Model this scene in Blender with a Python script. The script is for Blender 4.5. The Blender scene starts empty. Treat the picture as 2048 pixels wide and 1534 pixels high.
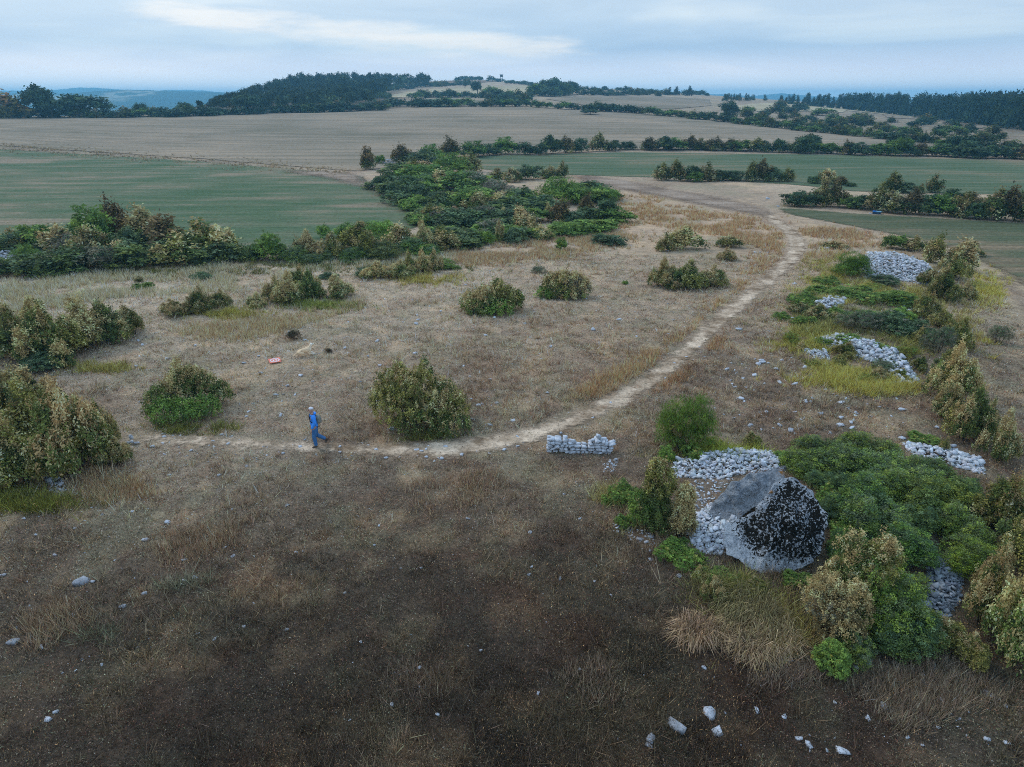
import bpy, bmesh, math, random
import numpy as np
from mathutils import Vector, Matrix, Euler, geometry

R = math.radians
rnd = random.Random(7)
RNG = np.random.default_rng(11)
S = bpy.context.scene
COL = S.collection

# ------------------------------------------------------------------ camera, sky, sun, exposure
CAM_H = 13.0
PITCH = R(22.7)
F = 1365.0
cam = bpy.data.cameras.new('camera')
cam.sensor_width = 36.0
cam.lens = F / 2048 * 36.0
cam.clip_start = 0.5
cam.clip_end = 40000
camo = bpy.data.objects.new('camera', cam)
camo.location = (0, 0, CAM_H)
camo.rotation_euler = (math.pi / 2 - PITCH, 0, 0)
COL.objects.link(camo)
S.camera = camo

SUN_EL, SUN_AZ = 42.0, -50.0           # degrees; azimuth from +Y towards +X
w = bpy.data.worlds.new('World')
S.world = w
w.use_nodes = True
nt = w.node_tree
nt.nodes.clear()
def N(t, kind, **kw):
    n = t.nodes.new(kind)
    for k, v in kw.items():
        setattr(n, k, v)
    return n
out = N(nt, 'ShaderNodeOutputWorld')
bg = N(nt, 'ShaderNodeBackground')
bg.inputs['Strength'].default_value = 0.1
nt.links.new(bg.outputs[0], out.inputs[0])
sky = N(nt, 'ShaderNodeTexSky', sky_type='NISHITA', sun_disc=False)
sky.sun_elevation = R(SUN_EL)
sky.sun_rotation = R(SUN_AZ)
sky.air_density = 1.3
sky.dust_density = 2.0
tc = N(nt, 'ShaderNodeTexCoord')
sep = N(nt, 'ShaderNodeSeparateXYZ')
nt.links.new(tc.outputs['Generated'], sep.inputs[0])
ramp = N(nt, 'ShaderNodeValToRGB')     # thin cloud veil by height above the horizon
cr = ramp.color_ramp
cr.interpolation = 'LINEAR'
VEIL = [(0.0, (12.2, 12.3, 12.2)), (0.009, (11.4, 11.7, 11.7)), (0.0175, (9.6, 10.1, 10.6)), (0.035, (7.1, 7.8, 9.1)), (0.06, (3.9, 5.45, 7.3)), (0.12, (5.3, 6.4, 7.6)), (0.4, (4.3, 6.2, 9.0)), (1.0, (4.2, 6.2, 9.2))]
SKYK = 14.0
while len(cr.elements) < len(VEIL):
    cr.elements.new(0.5)
for e, (p, c) in zip(cr.elements, VEIL):
    e.position = p
    e.color = (c[0] / SKYK, c[1] / SKYK, c[2] / SKYK, 1)
nt.links.new(sep.outputs['Z'], ramp.inputs[0])
mp = N(nt, 'ShaderNodeMapping')
mp.inputs['Scale'].default_value = (2.2, 2.2, 17.0)
mp.inputs['Location'].default_value = (0.35, 0.2, 0.1)
nt.links.new(tc.outputs['Generated'], mp.inputs[0])
no = N(nt, 'ShaderNodeTexNoise')
no.inputs['Scale'].default_value = 1.25
no.inputs['Detail'].default_value = 5.0
no.inputs['Roughness'].default_value = 0.5
no.inputs['Distortion'].default_value = 0.3
nt.links.new(mp.outputs[0], no.inputs[0])
cl = N(nt, 'ShaderNodeValToRGB')       # pale streaks and bluer bellies between them
c2 = cl.color_ramp
c2.elements[0].position = 0.36
c2.elements[0].color = (0.86, 0.90, 0.94, 1)
c2.elements[1].position = 0.66
c2.elements[1].color = (1.42, 1.26, 1.10, 1)
e = c2.elements.new(0.5)
e.color = (1.0, 1.0, 1.0, 1)
nt.links.new(no.outputs['Fac'], cl.inputs[0])
cf = N(nt, 'ShaderNodeMapRange')       # streaks only well above the horizon
cf.inputs['From Min'].default_value = 0.015
cf.inputs['From Max'].default_value = 0.065
nt.links.new(sep.outputs['Z'], cf.inputs['Value'])
mul = N(nt, 'ShaderNodeMixRGB', blend_type='MULTIPLY')
nt.links.new(cf.outputs[0], mul.inputs[0])
nt.links.new(ramp.outputs[0], mul.inputs[1])
nt.links.new(cl.outputs[0], mul.inputs[2])
sc_ = N(nt, 'ShaderNodeVectorMath', operation='SCALE')
sc_.inputs['Scale'].default_value = SKYK
nt.links.new(mul.outputs[0], sc_.inputs[0])
# a cream cloud band sloping down to the right across the left half of the sky
def M(op, a, b=None, c=None):
    n_ = N(nt, 'ShaderNodeMath', operation=op)
    for i_, v_ in enumerate((a, b, c)):
        if v_ is None: continue
        if hasattr(v_, 'is_linked'): nt.links.new(v_, n_.inputs[i_])
        else: n_.inputs[i_].default_value = v_
    return n_.outputs[0]
azm = M('ARCTAN2', sep.outputs['X'], sep.outputs['Y'])
dv = M('SUBTRACT', sep.outputs['Z'], M('MULTIPLY_ADD', azm, -0.068, 0.064))
band = M('EXPONENT', M('MULTIPLY', M('POWER', M('DIVIDE', dv, 0.019), 2.0), -1.0))
winr = N(nt, 'ShaderNodeMapRange', interpolation_type='SMOOTHSTEP'); winr.inputs['From Min'].default_value = 0.16; winr.inputs['From Max'].default_value = 0.04
nt.links.new(azm, winr.inputs['Value'])
winl = N(nt, 'ShaderNodeMapRange', interpolation_type='SMOOTHSTEP'); winl.inputs['From Min'].default_value = -0.60; winl.inputs['From Max'].default_value = -0.38
nt.links.new(azm, winl.inputs['Value'])
mp2 = N(nt, 'ShaderNodeMapping'); mp2.inputs['Scale'].default_value = (7.5, 7.5, 46.0)
nt.links.new(tc.outputs['Generated'], mp2.inputs[0])
no2 = N(nt, 'ShaderNodeTexNoise'); no2.inputs['Scale'].default_value = 1.3; no2.inputs['Detail'].default_value = 6.0; no2.inputs['Roughness'].default_value = 0.6
nt.links.new(mp2.outputs[0], no2.inputs[0])
bf = M('MULTIPLY', M('MULTIPLY', band, winr.outputs[0]), winl.outputs[0])
cfac = N(nt, 'ShaderNodeMapRange', interpolation_type='SMOOTHSTEP')
cfac.inputs['From Min'].default_value = 0.78; cfac.inputs['From Max'].default_value = 1.34
nt.links.new(M('ADD', M('MULTIPLY', bf, 0.62), M('MULTIPLY', no2.outputs['Fac'], 1.15)), cfac.inputs['Value'])
cmx = N(nt, 'ShaderNodeMixRGB'); cmx.inputs[2].default_value = (8.4, 8.3, 8.2, 1)
nt.links.new(M('MULTIPLY', cfac.outputs[0], 0.9), cmx.inputs[0])
nt.links.new(sc_.outputs[0], cmx.inputs[1])
mx = N(nt, 'ShaderNodeMixRGB')
mx.inputs[0].default_value = 0.85
nt.links.new(sky.outputs[0], mx.inputs[1])
nt.links.new(cmx.outputs[0], mx.inputs[2])
nt.links.new(mx.outputs[0], bg.inputs[0])

sun = bpy.data.lights.new('sun', 'SUN')
sun.energy = 0.8
sun.angle = R(18)
sun.color = (1.0, 0.90, 0.76)
suno = bpy.data.objects.new('sun', sun)
COL.objects.link(suno)
sd = Vector((math.sin(R(SUN_AZ)) * math.cos(R(SUN_EL)), math.cos(R(SUN_AZ)) * math.cos(R(SUN_EL)), math.sin(R(SUN_EL))))
suno.rotation_euler = sd.to_track_quat('Z', 'Y').to_euler()
suno.location = sd * 80

S.view_settings.view_transform = 'Standard'
S.view_settings.look = 'None'
S.view_settings.gamma = 1.0
S.view_settings.exposure = 0.36
S.cycles.max_bounces = 5
S.cycles.diffuse_bounces = 3
S.cycles.glossy_bounces = 2
S.cycles.transmission_bounces = 2
S.cycles.volume_bounces = 2
S.cycles.transparent_max_bounces = 8
S.cycles.use_denoising = False
S.cycles.filter_width = 1.0
S.cycles.caustics_reflective = False
S.cycles.caustics_refractive = False

# ------------------------------------------------------------------ small helpers
def lin(c):
    return tuple((x / 255 / 12.92) if x <= 10 else ((x / 255 + 0.055) / 1.055) ** 2.4 for x in c)

GAIN = (1.40, 1.08, 0.78)              # seen colour -> surface colour under this sky
def alb(r, g, b, k=1.0, sat=1.0):
    m_ = .3 * r + .55 * g + .15 * b
    r, g, b = (m_ + (v - m_) * sat for v in (r, g, b))
    return np.clip(np.array(lin((r, g, b))) * np.array(GAIN) * k, 0.004, 0.8)

def tag(o, label=None, cat=None, group=None, kind=None):
    if label: o['label'] = label
    if cat: o['category'] = cat
    if group: o['group'] = group
    if kind: o['kind'] = kind
    return o

def link(name, me, mat=None, parent=None, loc=None):
    o = bpy.data.objects.new(name, me)
    COL.objects.link(o)
    if mat is not None and me is not None and len(me.materials) == 0:
        me.materials.append(mat)
    if parent is not None: o.parent = parent
    if loc is not None: o.location = loc
    return o

def np_mesh(name, V, Fa, col=None, smooth=False, attr=None):
    V = np.asarray(V, dtype=np.float32)
    Fa = np.asarray(Fa, dtype=np.int32)
    me = bpy.data.meshes.new(name)
    m, k = Fa.shape
    me.vertices.add(len(V))
    me.vertices.foreach_set('co', V.ravel())
    me.loops.add(m * k)
    me.loops.foreach_set('vertex_index', Fa.ravel())
    me.polygons.add(m)
    me.polygons.foreach_set('loop_start', np.arange(0, m * k, k, dtype=np.int32))
    me.polygons.foreach_set('loop_total', np.full(m, k, dtype=np.int32))
    if smooth:
        me.polygons.foreach_set('use_smooth', np.ones(m, dtype=bool))
    me.update(calc_edges=True)
    if col is not None:
        dom = 'FACE' if len(col) == m else 'POINT'
        a = me.attributes.new('Col', 'FLOAT_COLOR', dom)
        c4 = np.ones((len(col), 4), dtype=np.float32)
        c4[:, :3] = col
        a.data.foreach_set('color', c4.ravel())
    if attr is not None:
        for nm, vals in attr.items():
            a = me.attributes.new(nm, 'FLOAT', 'POINT')
            a.data.foreach_set('value', np.asarray(vals, dtype=np.float32))
    return me

def hash2(ix, iy, seed):
    h = (ix.astype(np.int64) * 374761393 + iy.astype(np.int64) * 668265263 + seed * 974634777) & 0xFFFFFFFF
    h = ((h ^ (h >> 13)) * 1274126177) & 0xFFFFFFFF
    h = h ^ (h >> 16)
    return (h & 0xFFFFFF) / float(0xFFFFFF)

def vnoise(x, y, seed=0):
    x = np.asarray(x, float); y = np.asarray(y, float)
    ix = np.floor(x); iy = np.floor(y)
    fx = x - ix; fy = y - iy
    fx = fx * fx * (3 - 2 * fx); fy = fy * fy * (3 - 2 * fy)
    a = hash2(ix, iy, seed); b = hash2(ix + 1, iy, seed)
    c = hash2(ix, iy + 1, seed); d = hash2(ix + 1, iy + 1, seed)
    return (a * (1 - fx) + b * fx) * (1 - fy) + (c * (1 - fx) + d * fx) * fy

def fbm(x, y, seed=0, oct=3):
    s = 0; a = 0.5; t = 0
    for i in range(oct):
        s = s + a * vnoise(x * 2 ** i, y * 2 ** i, seed + i * 17)
        t += a; a *= 0.5
    return s / t

def sstep(a, b, x):
    t = np.clip((x - a) / (b - a), 0, 1)
    return t * t * (3 - 2 * t)

# ------------------------------------------------------------------ the lie of the land
cp, sp_ = math.cos(PITCH), math.sin(PITCH)
def tan_dep(az, py):                    # tangent of the angle below the horizon of image row py at an azimuth
    v = (767 - py) / F
    return math.cos(az) * (sp_ - v * cp) / (cp + v * sp_)
KD = [5, 120, 200, 260, 350, 450, 600, 800, 1000, 1400, 2000, 9500]
PROF = {
 -900: [262, 231, 242, 258, 258, 255, 245, 235, 203],
 0:    [262, 231, 240, 258, 258, 255, 245, 235, 203],
 200:  [261, 229, 236, 250, 255, 250, 245, 235, 203],
 400:  [258, 226, 216, 210, 215, 225, 235, 232, 203],
 500:  [256, 224, 210, 194, 187, 192, 215, 225, 203],
 620:  [254, 221, 208, 187, 171, 170, 190, 215, 203],
 750:  [252, 218, 204, 184, 171, 168, 185, 210, 203],
 880:  [250, 214, 202, 182, 166, 160, 180, 210, 203],
 960:  [249, 212, 200, 180, 165, 157, 178, 210, 203],
 1050: [249, 212, 200, 180, 168, 163, 180, 210, 203],
 1150: [250, 216, 201, 184, 173, 173, 185, 210, 203],
 1250: [252, 222, 204, 189, 179, 181, 190, 210, 203],
 1400: [257, 231, 211, 197, 188, 191, 198, 210, 203],
 1600: [268, 246, 227, 210, 203, 203, 205, 210, 203],
 1800: [275, 256, 240, 226, 215, 212, 210, 210, 203],
 2048: [276, 258, 244, 232, 220, 215, 212, 210, 203],
 2950: [276, 258, 244, 232, 220, 215, 212, 210, 203],
}
hz = 1 / (cp + (767 - 205) / F * sp_)
T_AZ = np.arange(-100, 100.01, 0.5)
T_LD = np.arange(math.log(4.0), math.log(9600), 0.03)
az_c, z_c = [], []
for px in sorted(PROF):
    a = math.atan((px - 1024) / F * hz)
    zs = [0, 0, 0] + [CAM_H - D * tan_dep(a, py) for D, py in zip(KD[3:], PROF[px])]
    az_c.append(math.degrees(a))
    z_c.append(np.interp(np.exp(T_LD), KD, zs))
z_c = np.array(z_c)
TAB = np.array([[np.interp(az, az_c, z_c[:, j]) for j in range(len(T_LD))] for az in T_AZ])
ker = np.exp(-0.5 * (np.arange(-6, 7) / 2.2) ** 2); ker /= ker.sum()
for ax in (0, 1):
    P = np.pad(TAB, [(6, 6) if i == ax else (0, 0) for i in (0, 1)], mode='edge')
    TAB = sum(k * (P[i:i + TAB.shape[0], :] if ax == 0 else P[:, i:i + TAB.shape[1]]) for i, k in enumerate(ker))

BUMPS = []                              # (x, y, radius, height) low mounds
def zfun(x, y):
    x = np.asarray(x, float); y = np.asarray(y, float)
    D = np.maximum(np.hypot(x, y), 4.01)
    az = np.clip(np.degrees(np.arctan2(x, y)), -99.9, 99.9)
    fa = (az + 100) / 0.5
    fd = np.clip((np.log(D) - T_LD[0]) / 0.03, 0, len(T_LD) - 1.001)
    ia = fa.astype(int); idd = fd.astype(int)
    ua = fa - ia; ud = fd - idd
    z = (TAB[ia, idd] * (1 - ua) + TAB[np.minimum(ia + 1, len(T_AZ) - 1), idd] * ua) * (1 - ud) + \
        (TAB[ia, idd + 1] * (1 - ua) + TAB[np.minimum(ia + 1, len(T_AZ) - 1), idd + 1] * ua) * ud
    near = 1 - sstep(38, 62, D)
    z = z + near * ((vnoise(x / 3.1, y / 3.1, 5) - 0.5) * 0.12 + (vnoise(x / 9.0, y / 9.0, 6) - 0.5) * 0.2)
    for bx, by, br, bh in BUMPS:
        z = z + bh * np.exp(-((x - bx) ** 2 + (y - by) ** 2) / (br * br))
    return z

def ray(px, py):
    px = np.asarray(px, float); py = np.asarray(py, float)
    u = (px - 1024) / F; v = (767 - py) / F
    d = np.stack([u, cp + v * sp_, -sp_ + v * cp], -1)
    return d / np.linalg.norm(d, axis=-1, keepdims=True)

_S = np.exp(np.linspace(math.log(6), math.log(9000), 700))
def at_many(px, py):
    d = np.atleast_2d(ray(px, py))
    outp = np.zeros_like(d)
    for i0 in range(0, len(d), 2000):
        dd = d[i0:i0 + 2000]
        X = dd[:, None, 0] * _S; Y = dd[:, None, 1] * _S; Z = CAM_H + dd[:, None, 2] * _S
        below = Z < zfun(X, Y)
        k = np.argmax(below, 1)
        k = np.where(below.any(1), np.maximum(k, 1), len(_S) - 1)
        lo = _S[k - 1]; hi = _S[k]
        for _ in range(14):
            mid = (lo + hi) / 2
            b = CAM_H + dd[:, 2] * mid < zfun(dd[:, 0] * mid, dd[:, 1] * mid)
            hi = np.where(b, mid, hi); lo = np.where(b, lo, mid)
        p = dd * hi[:, None]
        p[:, 2] = zfun(p[:, 0], p[:, 1])
        outp[i0:i0 + 2000] = p
    return outp
def at(px, py):
    return at_many([px], [py])[0]

def proj(x, y, z):
    z = z - CAM_H
    dep = y * cp - z * sp_
    v = (y * sp_ + z * cp) / dep
    return 1024 + F * x / dep, 767 - F * v

for px, py, br, bh in ((1500, 1010, 3.2, 0.55), (1560, 1090, 2.6, 0.25), (1800, 540, 4.6, 0.9), (1730, 690, 4.0, 0.55), (1650, 610, 3.0, 0.4), (1760, 1040, 3.0, 0.3)):
    p = at(px, py)
    BUMPS.append((p[0], p[1], br, bh))

def inpoly(x, y, poly):
    poly = np.asarray(poly, float)
    x = np.asarray(x, float); y = np.asarray(y, float)
    ins = np.zeros(x.shape, bool)
    n = len(poly)
    for i in range(n):
        x1, y1 = poly[i]; x2, y2 = poly[(i + 1) % n]
        if y1 == y2: continue
        c = ((y1 > y) != (y2 > y)) & (x < (x2 - x1) * (y - y1) / (y2 - y1) + x1)
        ins ^= c
    return ins

def edge_dist(x, y, poly):
    poly = np.asarray(poly, float)
    best = np.full(np.shape(x), 1e9)
    for i in range(len(poly)):
        a = poly[i]; b = poly[(i + 1) % len(poly)]
        d = b - a; L = max((d * d).sum(), 1e-9)
        t = np.clip(((x - a[0]) * d[0] + (y - a[1]) * d[1]) / L, 0, 1)
        best = np.minimum(best, np.hypot(x - a[0] - t * d[0], y - a[1] - t * d[1]))
    return best

# ------------------------------------------------------------------ materials
def mat_new(name, rough=0.9, spec=0.15):
    m = bpy.data.materials.new(name)
    m.use_nodes = True
    b = m.node_tree.nodes['Principled BSDF']
    b.inputs['Roughness'].default_value = rough
    b.inputs['Specular IOR Level'].default_value = spec
    return m, m.node_tree, b

def noise(t, scale, detail=4, rough=0.6, vec=None):
    n = N(t, 'ShaderNodeTexNoise')
    n.inputs['Scale'].default_value = scale
    n.inputs['Detail'].default_value = detail
    n.inputs['Roughness'].default_value = rough
    if vec is not None: t.links.new(vec, n.inputs['Vector'])
    return n

def ramp_of(t, src, stops):
    r = N(t, 'ShaderNodeValToRGB')
    el = r.color_ramp.elements
    while len(el) < len(stops): el.new(0.5)
    for e_, (p, c) in zip(el, stops):
        e_.position = p
        e_.color = (c[0], c[1], c[2], 1)
    t.links.new(src, r.inputs[0])
    return r

def mix(t, fac, a, b, mode='MIX'):
    n = N(t, 'ShaderNodeMixRGB', blend_type=mode)
    for i, v in ((0, fac), (1, a), (2, b)):
        if hasattr(v, 'is_linked') or hasattr(v, 'links'): t.links.new(v, n.inputs[i])
        elif i == 0: n.inputs[0].default_value = v
        else: n.inputs[i].default_value = (v[0], v[1], v[2], 1)
    return n.outputs[0]

def bump(t, b, src, strength, dist):
    n = N(t, 'ShaderNodeBump')
    n.inputs['Strength'].default_value = strength
    n.inputs['Distance'].default_value = dist
    t.links.new(src, n.inputs['Height'])
    t.links.new(n.outputs[0], b.inputs['Normal'])

def plain(name, c, rough=0.85, spec=0.2, var=0.15, scale=20):
    m, t, b = mat_new(name, rough, spec)
    tcx = N(t, 'ShaderNodeTexCoord')
    n = noise(t, scale, 4, 0.6, tcx.outputs['Object'])
    r = ramp_of(t, n.outputs['Fac'], [(0.3, [x * (1 - var) for x in c]), (0.7, [min(1, x * (1 + var)) for x in c])])
    t.links.new(r.outputs[0], b.inputs['Base Color'])
    bump(t, b, n.outputs['Fac'], 0.3, 0.02)
    return m

def attr_mat(name, rough=0.9, trans=0.0, tint=True):
    m, t, b = mat_new(name, rough, 0.12)
    a = N(t, 'ShaderNodeAttribute', attribute_name='Col')
    c = a.outputs['Color']
    if tint:
        oi = N(t, 'ShaderNodeObjectInfo')
        c = mix(t, 1.0, c, oi.outputs['Color'], 'MULTIPLY')
    t.links.new(c, b.inputs['Base Color'])
    if trans > 0:
        tr = N(t, 'ShaderNodeBsdfTranslucent')
        t.links.new(c, tr.inputs['Color'])
        ms = N(t, 'ShaderNodeMixShader')
        ms.inputs[0].default_value = trans
        o_ = t.nodes['Material Output']
        t.links.new(b.outputs[0], ms.inputs[1])
        t.links.new(tr.outputs[0], ms.inputs[2])
        t.links.new(ms.outputs[0], o_.inputs[0])
    return m

M_LEAF = attr_mat('leaf', 0.75, 0.25)
M_GRASS = attr_mat('grass_blade', 0.9, 0.2, tint=False)
M_BARK = plain('bark', (0.09, 0.07, 0.055), scale=8)

def ground_mat():
    m, t, b = mat_new('heath_ground', 0.95, 0.05)
    a = N(t, 'ShaderNodeAttribute', attribute_name='Col')
    tcx = N(t, 'ShaderNodeTexCoord')
    n1 = noise(t, 1.1, 6, 0.7, tcx.outputs['Object'])
    n2 = noise(t, 9.0, 6, 0.75, tcx.outputs['Object'])
    r1 = ramp_of(t, n1.outputs['Fac'], [(0.3, (0.62, 0.60, 0.58)), (0.5, (1, 1, 1)), (0.72, (1.28, 1.2, 1.1))])
    r2 = ramp_of(t, n2.outputs['Fac'], [(0.32, (0.45, 0.44, 0.42)), (0.5, (1, 1, 1)), (0.7, (1.45, 1.38, 1.28))])
    c = mix(t, 1.0, a.outputs['Color'], r1.outputs[0], 'MULTIPLY')
    c = mix(t, 1.0, c, r2.outputs[0], 'MULTIPLY')
    t.links.new(c, b.inputs['Base Color'])
    bump(t, b, n2.outputs['Fac'], 0.9, 0.12)
    return m
M_GROUND = ground_mat()

def sheet_mat(name, cols, streak=(0.02, 0.5), rot=0.0, fine=6.0, soft=0.7, edge_noise=0.8, rough_patch=0.03, fine_amt=1.0, rows=1.0):
    """a field or track: patches, drill rows running one way, fine speckle; its rim breaks up into the ground"""
    m, t, b = mat_new(name, 0.95, 0.05)
    tcx = N(t, 'ShaderNodeTexCoord')
    mpx = N(t, 'ShaderNodeMapping')
    mpx.inputs['Rotation'].default_value = (0, 0, rot)
    mpx.inputs['Scale'].default_value = (streak[0], streak[1], 1)
    t.links.new(tcx.outputs['Object'], mpx.inputs[0])
    ns = noise(t, 1.0, 6, 0.65, mpx.outputs[0])
    npch = noise(t, rough_patch, 4, 0.6, tcx.outputs['Object'])
    nf = noise(t, fine, 5, 0.75, tcx.outputs['Object'])
    mpy = N(t, 'ShaderNodeMapping')
    mpy.inputs['Rotation'].default_value = (0, 0, rot)
    mpy.inputs['Scale'].default_value = (streak[0] * 0.4, 1.7, 1)
    t.links.new(tcx.outputs['Object'], mpy.inputs[0])
    nr = noise(t, 1.0, 3, 0.5, mpy.outputs[0])
    ad = N(t, 'ShaderNodeMath', operation='ADD')
    t.links.new(ns.outputs['Fac'], ad.inputs[0]); t.links.new(npch.outputs['Fac'], ad.inputs[1])
    hf = N(t, 'ShaderNodeMath', operation='MULTIPLY'); hf.inputs[1].default_value = 0.5
    t.links.new(ad.outputs[0], hf.inputs[0])
    k = len(cols)
    r = ramp_of(t, hf.outputs[0], [(0.41 + 0.19 * i / (k - 1), c) for i, c in enumerate(cols)])
    f = fine_amt
    rf = ramp_of(t, nf.outputs['Fac'], [(0.3, (1 - .4 * f,) * 3), (0.5, (1, 1, 1)), (0.7, (1 + .35 * f,) * 3)])
    rr = ramp_of(t, nr.outputs['Fac'], [(0.35, (1 - .2 * rows,) * 3), (0.6, (1 + .12 * rows,) * 3)])
    c = mix(t, 1.0, r.outputs[0], rf.outputs[0], 'MULTIPLY')
    c = mix(t, 1.0, c, rr.outputs[0], 'MULTIPLY')
    t.links.new(c, b.inputs['Base Color'])
    bump(t, b, nf.outputs['Fac'], 0.6, 0.08)
    ed = N(t, 'ShaderNodeAttribute', attribute_name='edge')
    ne = noise(t, 1.6, 6, 0.75, tcx.outputs['Object'])
    m1 = N(t, 'ShaderNodeMath', operation='SUBTRACT'); m1.inputs[1].default_value = 0.5
    t.links.new(ne.outputs['Fac'], m1.inputs[0])
    m2 = N(t, 'ShaderNodeMath', operation='MULTIPLY_ADD'); m2.inputs[1].default_value = 2.2 * edge_noise
    t.links.new(m1.outputs[0], m2.inputs[0]); t.links.new(ed.outputs['Fac'], m2.inputs[2])
    mr = N(t, 'ShaderNodeMapRange')
    mr.inputs['From Min'].default_value = 0.5 - 0.25 * soft
    mr.inputs['From Max'].default_value = 0.5 + 0.25 * soft
    t.links.new(m2.outputs[0], mr.inputs['Value'])
    tr = N(t, 'ShaderNodeBsdfTransparent')
    ms = N(t, 'ShaderNodeMixShader')
    t.links.new(mr.outputs[0], ms.inputs[0])
    t.links.new(tr.outputs[0], ms.inputs[1])
    t.links.new(b.outputs[0], ms.inputs[2])
    t.links.new(ms.outputs[0], t.nodes['Material Output'].inputs[0])
    return m

# ------------------------------------------------------------------ colour of the heath (what grows there)
CTRL = [
 (100,1450,62,56,50),(400,1480,52,46,43),(1000,1450,47,42,39),(1500,1450,55,49,48),(1900,1420,68,64,62),(1300,1300,54,46,42),(700,1250,60,52,46),
 (300,1200,80,72,62),(100,1100,90,84,72),(500,1050,95,85,71),(800,1000,92,81,71),(1100,1000,88,77,67),(1100,1150,64,54,49),(900,930,105,94,80),
 (500,900,112,107,94),(300,870,120,112,98),(200,780,112,104,92),(500,780,114,108,94),(500,700,122,114,98),(700,700,122,112,98),(1000,720,112,102,91),
 (1000,800,106,98,85),(1200,740,122,98,78),(900,650,125,112,96),(700,620,131,119,99),(400,660,121,113,94),(100,580,142,131,113),(300,580,144,133,113),
 (600,530,147,134,110),(900,520,142,124,100),(1100,560,131,116,96),(1250,600,123,105,87),(1300,430,142,114,88),(1400,450,140,114,90),(1450,540,126,109,89),
 (1500,560,140,116,89),(1550,640,106,93,81),(1450,740,101,87,76),(1600,800,96,83,75),(1500,830,99,87,81),(1700,850,93,83,75),(1900,760,101,93,79),
 (2000,700,96,91,76),(1960,600,122,114,90),(2020,900,88,80,70),(1680,470,136,113,91),(1460,385,110,99,88),(1560,370,146,124,104),(1800,500,120,110,80),
 (1750,640,92,96,66),(1700,1000,60,66,48),(1450,1000,95,92,86),(1600,1200,78,76,60),(1250,380,130,105,84),(1750,400,110,105,90),(700,345,128,118,108),
 (750,420,120,112,92),(0,640,112,106,86),(0,900,90,86,70),(1990,1200,62,62,48),(1300,1080,84,78,70),(1900,560,118,116,78),
 (600,1150,70,62,56),(850,1150,60,53,49),(850,1080,76,68,60),(250,1350,58,52,48),(600,1400,48,43,40),(1700,1450,58,54,53),(1200,1450,46,42,40),(150,1300,70,63,56),(500,1280,58,52,47),(900,1300,50,45,42),(1200,1250,54,48,45),(1450,1400,54,48,46),(200,305,96,92,80),(450,326,98,94,82),(650,340,104,98,86),(1000,300,104,98,84),(1600,306,96,94,84),(1350,362,120,108,94),(1800,436,104,100,86),(200,215,70,72,60),(600,200,52,62,52),(900,165,120,112,96),(1000,185,105,104,88),(1250,190,112,108,96),(1500,215,100,100,88),(1800,245,92,94,80),(2040,250,60,70,62),
]
cc = np.array(CTRL, float)
cpos = at_many(cc[:, 0], cc[:, 1])
c_la = np.stack([np.degrees(np.arctan2(cpos[:, 0], cpos[:, 1])), np.log(np.hypot(cpos[:, 0], cpos[:, 1])) * 28], 1)
c_col = np.array([alb(*r[2:], float(np.interp(r[3], [50, 85, 105], [1.62, 2.0, 2.3])), .24) * np.array([.97, 1.0, 1.03]) for r in cc])
def heath_col(x, y):
    x = np.asarray(x, float); y = np.asarray(y, float)
    sh = x.shape
    x = x.ravel(); y = y.ravel()
    q = np.stack([np.degrees(np.arctan2(x, y)), np.log(np.maximum(np.hypot(x, y), 6)) * 28], 1)
    outc = np.zeros((len(x), 3))
    for i in range(0, len(x), 20000):
        d2 = ((q[i:i + 20000, None, :] - c_la[None]) ** 2).sum(-1)
        wt = 1 / (d2 + 14.0) ** 1.6
        outc[i:i + 20000] = (wt @ c_col) / wt.sum(1, keepdims=True)
    D = np.hypot(x, y)
    far = sstep(35, 80, D)
    def nz(sc, seed):
        return (fbm(x / sc, y / sc, seed, 4) * (1 - far) + fbm(x / (sc * 3.2), y / (sc * 3.2), seed + 5, 4) * far)[:, None]
    n1, n2, n3, n4 = nz(2.6, 21), nz(1.3, 33), nz(1.9, 51), nz(1.4, 71)
    outc = outc * (0.82 + 0.36 * n1)
    lum = outc.mean(1, keepdims=True)
    straw = alb(172, 158, 134, 1.5, .6); red = alb(88, 66, 58, 1.2); sage = alb(116, 124, 116, 1.45)
    outc = outc + (straw * np.clip(lum / .2, .25, 1) - outc) * (sstep(0.50, 0.74, n2) * 0.38)
    outc = outc + (red * np.clip(lum / .1, .4, 1.3) - outc) * (sstep(0.52, 0.74, n3) * 0.26)
    outc = outc + (sage * np.clip(lum / 0.2, 0.3, 1) - outc) * (sstep(0.52, 0.72, n4) * 0.42)
    return outc.reshape(sh + (3,))

# ------------------------------------------------------------------ ground sheet
az1 = np.concatenate([np.arange(-180, -46, 3.0), np.arange(-46, 46, 0.22), np.arange(46, 180.01, 3.0)])
ld1 = np.concatenate([np.exp(np.arange(math.log(2.0), math.log(5900), 0.0135)), [5900.0]])
AA, DD = np.meshgrid(np.radians(az1), ld1, indexing='ij')
gx = DD * np.sin(AA); gy = DD * np.cos(AA)
gz = zfun(gx, gy)
na, nd = gx.shape
idx = np.arange(na * nd).reshape(na, nd)
q = np.stack([idx[:-1, :-1], idx[:-1, 1:], idx[1:, 1:], idx[1:, :-1]], -1).reshape(-1, 4)[:, ::-1]
# outside the fan the camera sees, keep the same sheet but cheap colours
gc = heath_col(gx.ravel(), gy.ravel())
me = np_mesh('ground', np.stack([gx.ravel(), gy.ravel(), gz.ravel()], 1), q, gc, smooth=True)
ground = tag(link('ground', me, M_GROUND), kind='structure')

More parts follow.
